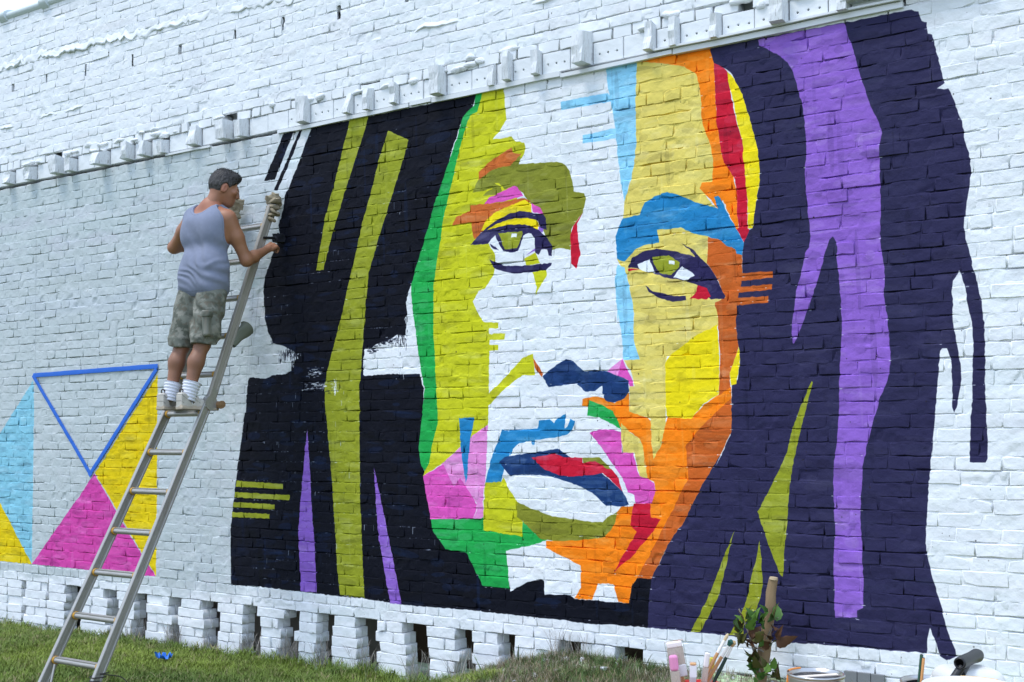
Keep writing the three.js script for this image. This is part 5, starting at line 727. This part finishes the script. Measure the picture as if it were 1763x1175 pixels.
{
  const camR = new THREE.Vector3(Math.cos(camera.rotation.y), 0, -Math.sin(camera.rotation.y)), camF = new THREE.Vector3(-Math.sin(camera.rotation.y), 0, -Math.cos(camera.rotation.y)); // across and away along the painter's table, as he set his things out
  const cup = thing('brush_bucket', 'small red bucket holding the paint brushes', 'bucket', [-1.70, TABLE - 0.006, 2.42]);
  const prof = [[0, 0], [0.06, 0], [0.064, 0.004], [0.083, 0.052], [0.087, 0.054], [0.087, 0.058], [0.082, 0.058], [0.06, 0.006], [0, 0.005]].map((p) => new THREE.Vector2(...p)); part(cup, 'bucket_wall', new THREE.LatheGeometry(prof, 40), std('#c8201c', 0.45)); part(cup, 'rim', new THREE.TorusGeometry(0.086, 0.0035, 8, 40).rotateX(Math.PI / 2).translate(0, 0.057, 0), std('#d02a24', 0.4));
  const at = (u, v, y) => new THREE.Vector3(-1.70, 0, 2.42).addScaledVector(camR, u).addScaledVector(camF, v).setY(y);
  const tan = std('#b9895a', 0.55), green = std('#16352c', 0.45), pale = std('#e6e2da', 0.55), hairs = new THREE.MeshStandardMaterial({ map: timberMat.map, color: '#d8c8b8', roughness: 0.9 });
  // long artists' brushes leaning to the right, tips up
  [['long wooden artist brush with pale pointed bristles, tallest in the bucket', -0.012, 0.098, 0.963, 0.00, tan, '#c9b48c', 0.006], ['wooden artist brush with a square blue green tip, middle of the three', 0.006, 0.113, 0.940, 0.012, tan, '#27594f', 0.0105], ['dark green handled artist brush with a worn tan tip', 0.036, 0.124, 0.935, 0.02, green, '#b49668', 0.009]].forEach(([label, u0, u1, top, v, hm, tip, w]) => {
    const a = at(u0, v, TABLE + 0.03), b = at(u1, v, top), o = thing('artist_brush', label, 'paint brush', [a.x, a.y, a.z], 'long artist brushes in the bucket'), d = b.clone().sub(a), p = (k) => [d.x * k, d.y * k, d.z * k];
    part(o, 'handle', [bar(p(0), p(0.35), 0.0045, 0.0065), bar(p(0.35), p(0.68), 0.0065, 0.0058)], hm); part(o, 'ferrule', bar(p(0.67), p(0.885), 0.0062, 0.0052), pale); part(o, 'bristles', [bar(p(0.88), p(0.96), 0.0052, w), bar(p(0.96), p(1), w, w * 0.35)], std(tip, 0.9));
  });
  // flat brushes, some still in their clear sleeves
  const sleeve = new THREE.MeshPhysicalMaterial({ color: '#ffffff', roughness: 0.12, transmission: 1, thickness: 0, ior: 1.3, transparent: false });
  function flat(name, label, u, v, top, w, d, tipH, lean, tipCol, bodyCol, bandCol, wrap) {
    const a = at(u, v, TABLE + 0.015), o = thing(name, label, 'paint brush', [a.x, a.y, a.z], 'flat brushes in the bucket'); o.rotation.order = 'YXZ'; o.rotation.y = camera.rotation.y; o.rotation.z = lean; const H = top - TABLE - 0.015;
    part(o, 'bristles', [box(w, tipH, d, 0, H - tipH / 2, 0, d * 0.42)], std(tipCol, 0.85)); part(o, 'bristle_root', rough(new THREE.BoxGeometry(w * 1.02, H * 0.32, d * 0.9, 6, 2, 2), 0.0015, 90).translate(0, H - tipH - H * 0.16, 0), bodyCol);
    const fe = part(o, 'ferrule', box(w * 1.04, H * 0.22, d * 1.05, 0, H - tipH - H * 0.43, 0, 0.003), std(bandCol, 0.4)); part(o, 'handle', box(w * 0.6, H * 0.34, d * 0.7, 0, Math.max(0.02, H * 0.16), 0, 0.004), tan);
    if (wrap) part(o, 'plastic_sleeve', new THREE.BoxGeometry(w * 1.16, H * 0.86, d * 1.5).translate(0, H * 0.58, 0), sleeve); return fe;
  }
  flat('flat_brush', 'wide flat brush with white bristles in a clear sleeve', -0.058, 0.02, 0.935, 0.055, 0.016, 0.022, 0.16, '#efe4e0', hairs, '#dcdde0', true);
  flat('flat_brush', 'brush with a bright pink tip, leftmost in the bucket', -0.080, -0.01, 0.893, 0.030, 0.024, 0.055, 0.10, '#e08fb8', hairs, '#9c8a80', true);
  flat('flat_brush', 'short brush with a white printed label on its ferrule', -0.030, -0.02, 0.868, 0.022, 0.012, 0.010, -0.03, '#d9a878', std('#e9e9ec', 0.5), '#b8b2b4', true);
  flat('flat_brush', 'slim brush with a long white rounded tip', 0.006, 0.0, 0.900, 0.018, 0.014, 0.052, -0.14, '#e9e2df', hairs, '#8a7668', true);
  flat('flat_brush', 'short brush with a lemon yellow tip behind the slim white one', 0.022, 0.03, 0.878, 0.024, 0.012, 0.040, -0.2, '#e6dc4c', hairs, '#b0a890', false);
}
{
  const steel = new THREE.MeshStandardMaterial({ color: '#b9b6b2', metalness: 0.85, roughness: 0.28 }), R = 0.083;
  function can(label, pos, r, h, body, paintCol, liquid) {
    const o = thing('paint_can', label, 'paint can', pos);
    part(o, 'can_wall', new THREE.LatheGeometry([[0, 0.002], [r * 0.98, 0.002], [r, 0.008], [r, h - 0.012], [r - 0.001, h - 0.006], [r - 0.003, h - 0.006], [r - 0.003, 0.01], [0, 0.008]].map((p) => new THREE.Vector2(...p)), 64), body);
    part(o, 'rim', new THREE.LatheGeometry([[r - 0.014, h - 0.010], [r - 0.013, h - 0.003], [r - 0.010, h - 0.006], [r - 0.006, h - 0.007], [r - 0.003, h], [r + 0.001, h + 0.001], [r + 0.003, h - 0.003], [r + 0.001, h - 0.009], [r - 0.004, h - 0.011], [r - 0.014, h - 0.010]].map((p) => new THREE.Vector2(...p)), 72), steel);
    part(o, 'paint', new THREE.CircleGeometry(r - 0.004, 48).rotateX(-Math.PI / 2).translate(0, liquid, 0), std(paintCol, 0.18)); return o;
  }
  const cA = can('open metal paint can with a white label and orange drips, beside the stump', [-1.199, TABLE, 2.686], R, 0.192, steel, '#2b2a33', 0.172);
  const lab = new THREE.CylinderGeometry(R + 0.0008, R + 0.0008, 0.15, 48, 1, true, -0.55, 2.0).translate(0, 0.09, 0); part(cA, 'label', lab, std('#dfe3ea', 0.6, { side: THREE.DoubleSide }));
  const drip = []; for (const [a, l, w] of [[-1.28, 0.05, 0.010], [-1.14, 0.024, 0.007], [-1.42, 0.035, 0.008]]) drip.push(new THREE.SphereGeometry(1, 12, 10).scale(w, l, 0.003).rotateY(a).translate((R + 0.001) * Math.sin(a), 0.192 - 0.014 - l * 0.8, (R + 0.001) * Math.cos(a))); part(cA, 'drip', drip, std('#e8861a', 0.35));
  part(cA, 'rim_smear', new THREE.TorusGeometry(R - 0.001, 0.0034, 8, 30, 0.9).rotateX(Math.PI / 2).rotateY(3.4).translate(0, 0.1925, 0), std('#d9822a', 0.35));
  const st = thing('stir_stick', 'pale wooden stir stick lying across the open paint can', 'stir stick', [-1.199, TABLE + 0.184, 2.686]); part(st, 'blade', box(0.020, 0.004, 0.135, 0, 0, 0, 0.001).rotateX(0.05).rotateY(-0.9), std('#dccfc0', 0.8));
  const cB = can('dark bucket with a steel rim, half hidden behind a white lid', [-0.872, TABLE, 2.640], 0.085, 0.198, std('#22242b', 0.5), '#3a3d48', 0.165);
  const stick = (name, label, col, a, b, r) => { const o = thing(name, label, 'paint brush', a); part(o, 'shaft', bar([0, 0, 0], [b[0] - a[0], b[1] - a[1], b[2] - a[2]], r, r, 8), std(col, 0.5)); part(o, 'end', bar([b[0] - a[0], b[1] - a[1], b[2] - a[2]], [(b[0] - a[0]) * 1.01, (b[1] - a[1]) * 1.012, (b[2] - a[2]) * 1.01], r, r * 0.5, 8), std('#2c2a26', 0.7)); };
  stick('upright_brush', 'dark green brush handle standing in the dark bucket', '#27503c', [-0.922, TABLE + 0.09, 2.628], [-0.9065, 1.000, 2.612], 0.0048); stick('upright_brush', 'orange wooden brush handle standing beside the green one', '#d99a5c', [-0.914, TABLE + 0.09, 2.632], [-0.8995, 0.992, 2.617], 0.0042);
  // white lid, jug, and the black roller handle lying on it
  const white = new THREE.MeshPhysicalMaterial({ color: '#d6d5d0', roughness: 0.4, transmission: 0 });
  const tub = thing('paint_tub', 'white plastic tub with a flat lid at the front edge', 'tub', [-0.705, TABLE, 2.91]); part(tub, 'tub_wall', new THREE.LatheGeometry([[0, 0], [0.11, 0], [0.118, 0.236], [0, 0.236]].map((p) => new THREE.Vector2(...p)), 56), white); part(tub, 'lid', new THREE.LatheGeometry([[0, 0.246], [0.112, 0.246], [0.116, 0.251], [0.122, 0.252], [0.126, 0.246], [0.125, 0.228], [0.121, 0.226], [0, 0.226]].map((p) => new THREE.Vector2(...p)), 72), white);
  part(tub, 'smear', new THREE.TorusGeometry(0.122, 0.0026, 6, 30, 0.8).rotateX(Math.PI / 2).rotateY(2.0).translate(0, 0.2505, 0), std('#d8b070', 0.5));
  const jug = thing('plastic_jug', 'big white plastic jug lying behind the lid', 'jug', [-0.792, TABLE, 2.545]); const jg = new RoundedBoxGeometry(0.185, 0.228, 0.15, 8, 0.045); rough(jg, 0.006, 9, 2); part(jug, 'jug_wall', jg.rotateY(0.7).translate(0, 0.122, 0), white); part(jug, 'neck', new THREE.CylinderGeometry(0.024, 0.028, 0.03, 24).rotateZ(1.3).translate(-0.10, 0.12, 0.03), white);
  const black = std('#1b1b1d', 0.42), ro = thing('paint_roller', 'black plastic roller handle with a hollow end lying on the jug', 'paint roller', [-0.79, 0.995, 2.66]);
  const A = new THREE.Vector3(0, 0.003, 0), B = new THREE.Vector3(0.012, 0.0, -0.19), dir = B.clone().sub(A).normalize(); const tube = new THREE.LatheGeometry([[0.011, 0.03], [0.011, 0.001], [0.0155, 0], [0.0175, 0.006], [0.0185, 0.06], [0.018, 0.12], [0.0205, 0.17], [0.017, 0.185], [0, 0.188]].map((p) => new THREE.Vector2(...p)), 32).applyQuaternion(new THREE.Quaternion().setFromUnitVectors(new THREE.Vector3(0, 1, 0), dir));
  part(ro, 'grip', tube, black); part(ro, 'arm', [bar([0.002, -0.012, -0.02], [-0.032, -0.068, 0.015], 0.012, 0.010, 12), bar([0.004, -0.012, -0.07], [0.001, -0.034, -0.03], 0.012, 0.009, 12)], black); part(ro, 'hollow', new THREE.CircleGeometry(0.0112, 20).applyQuaternion(new THREE.Quaternion().setFromUnitVectors(new THREE.Vector3(0, 0, 1), dir.clone().negate())).translate(A.x + dir.x * 0.028, A.y + dir.y * 0.028, A.z + dir.z * 0.028), std('#050505', 0.9));
}
renderer.render(scene, camera);
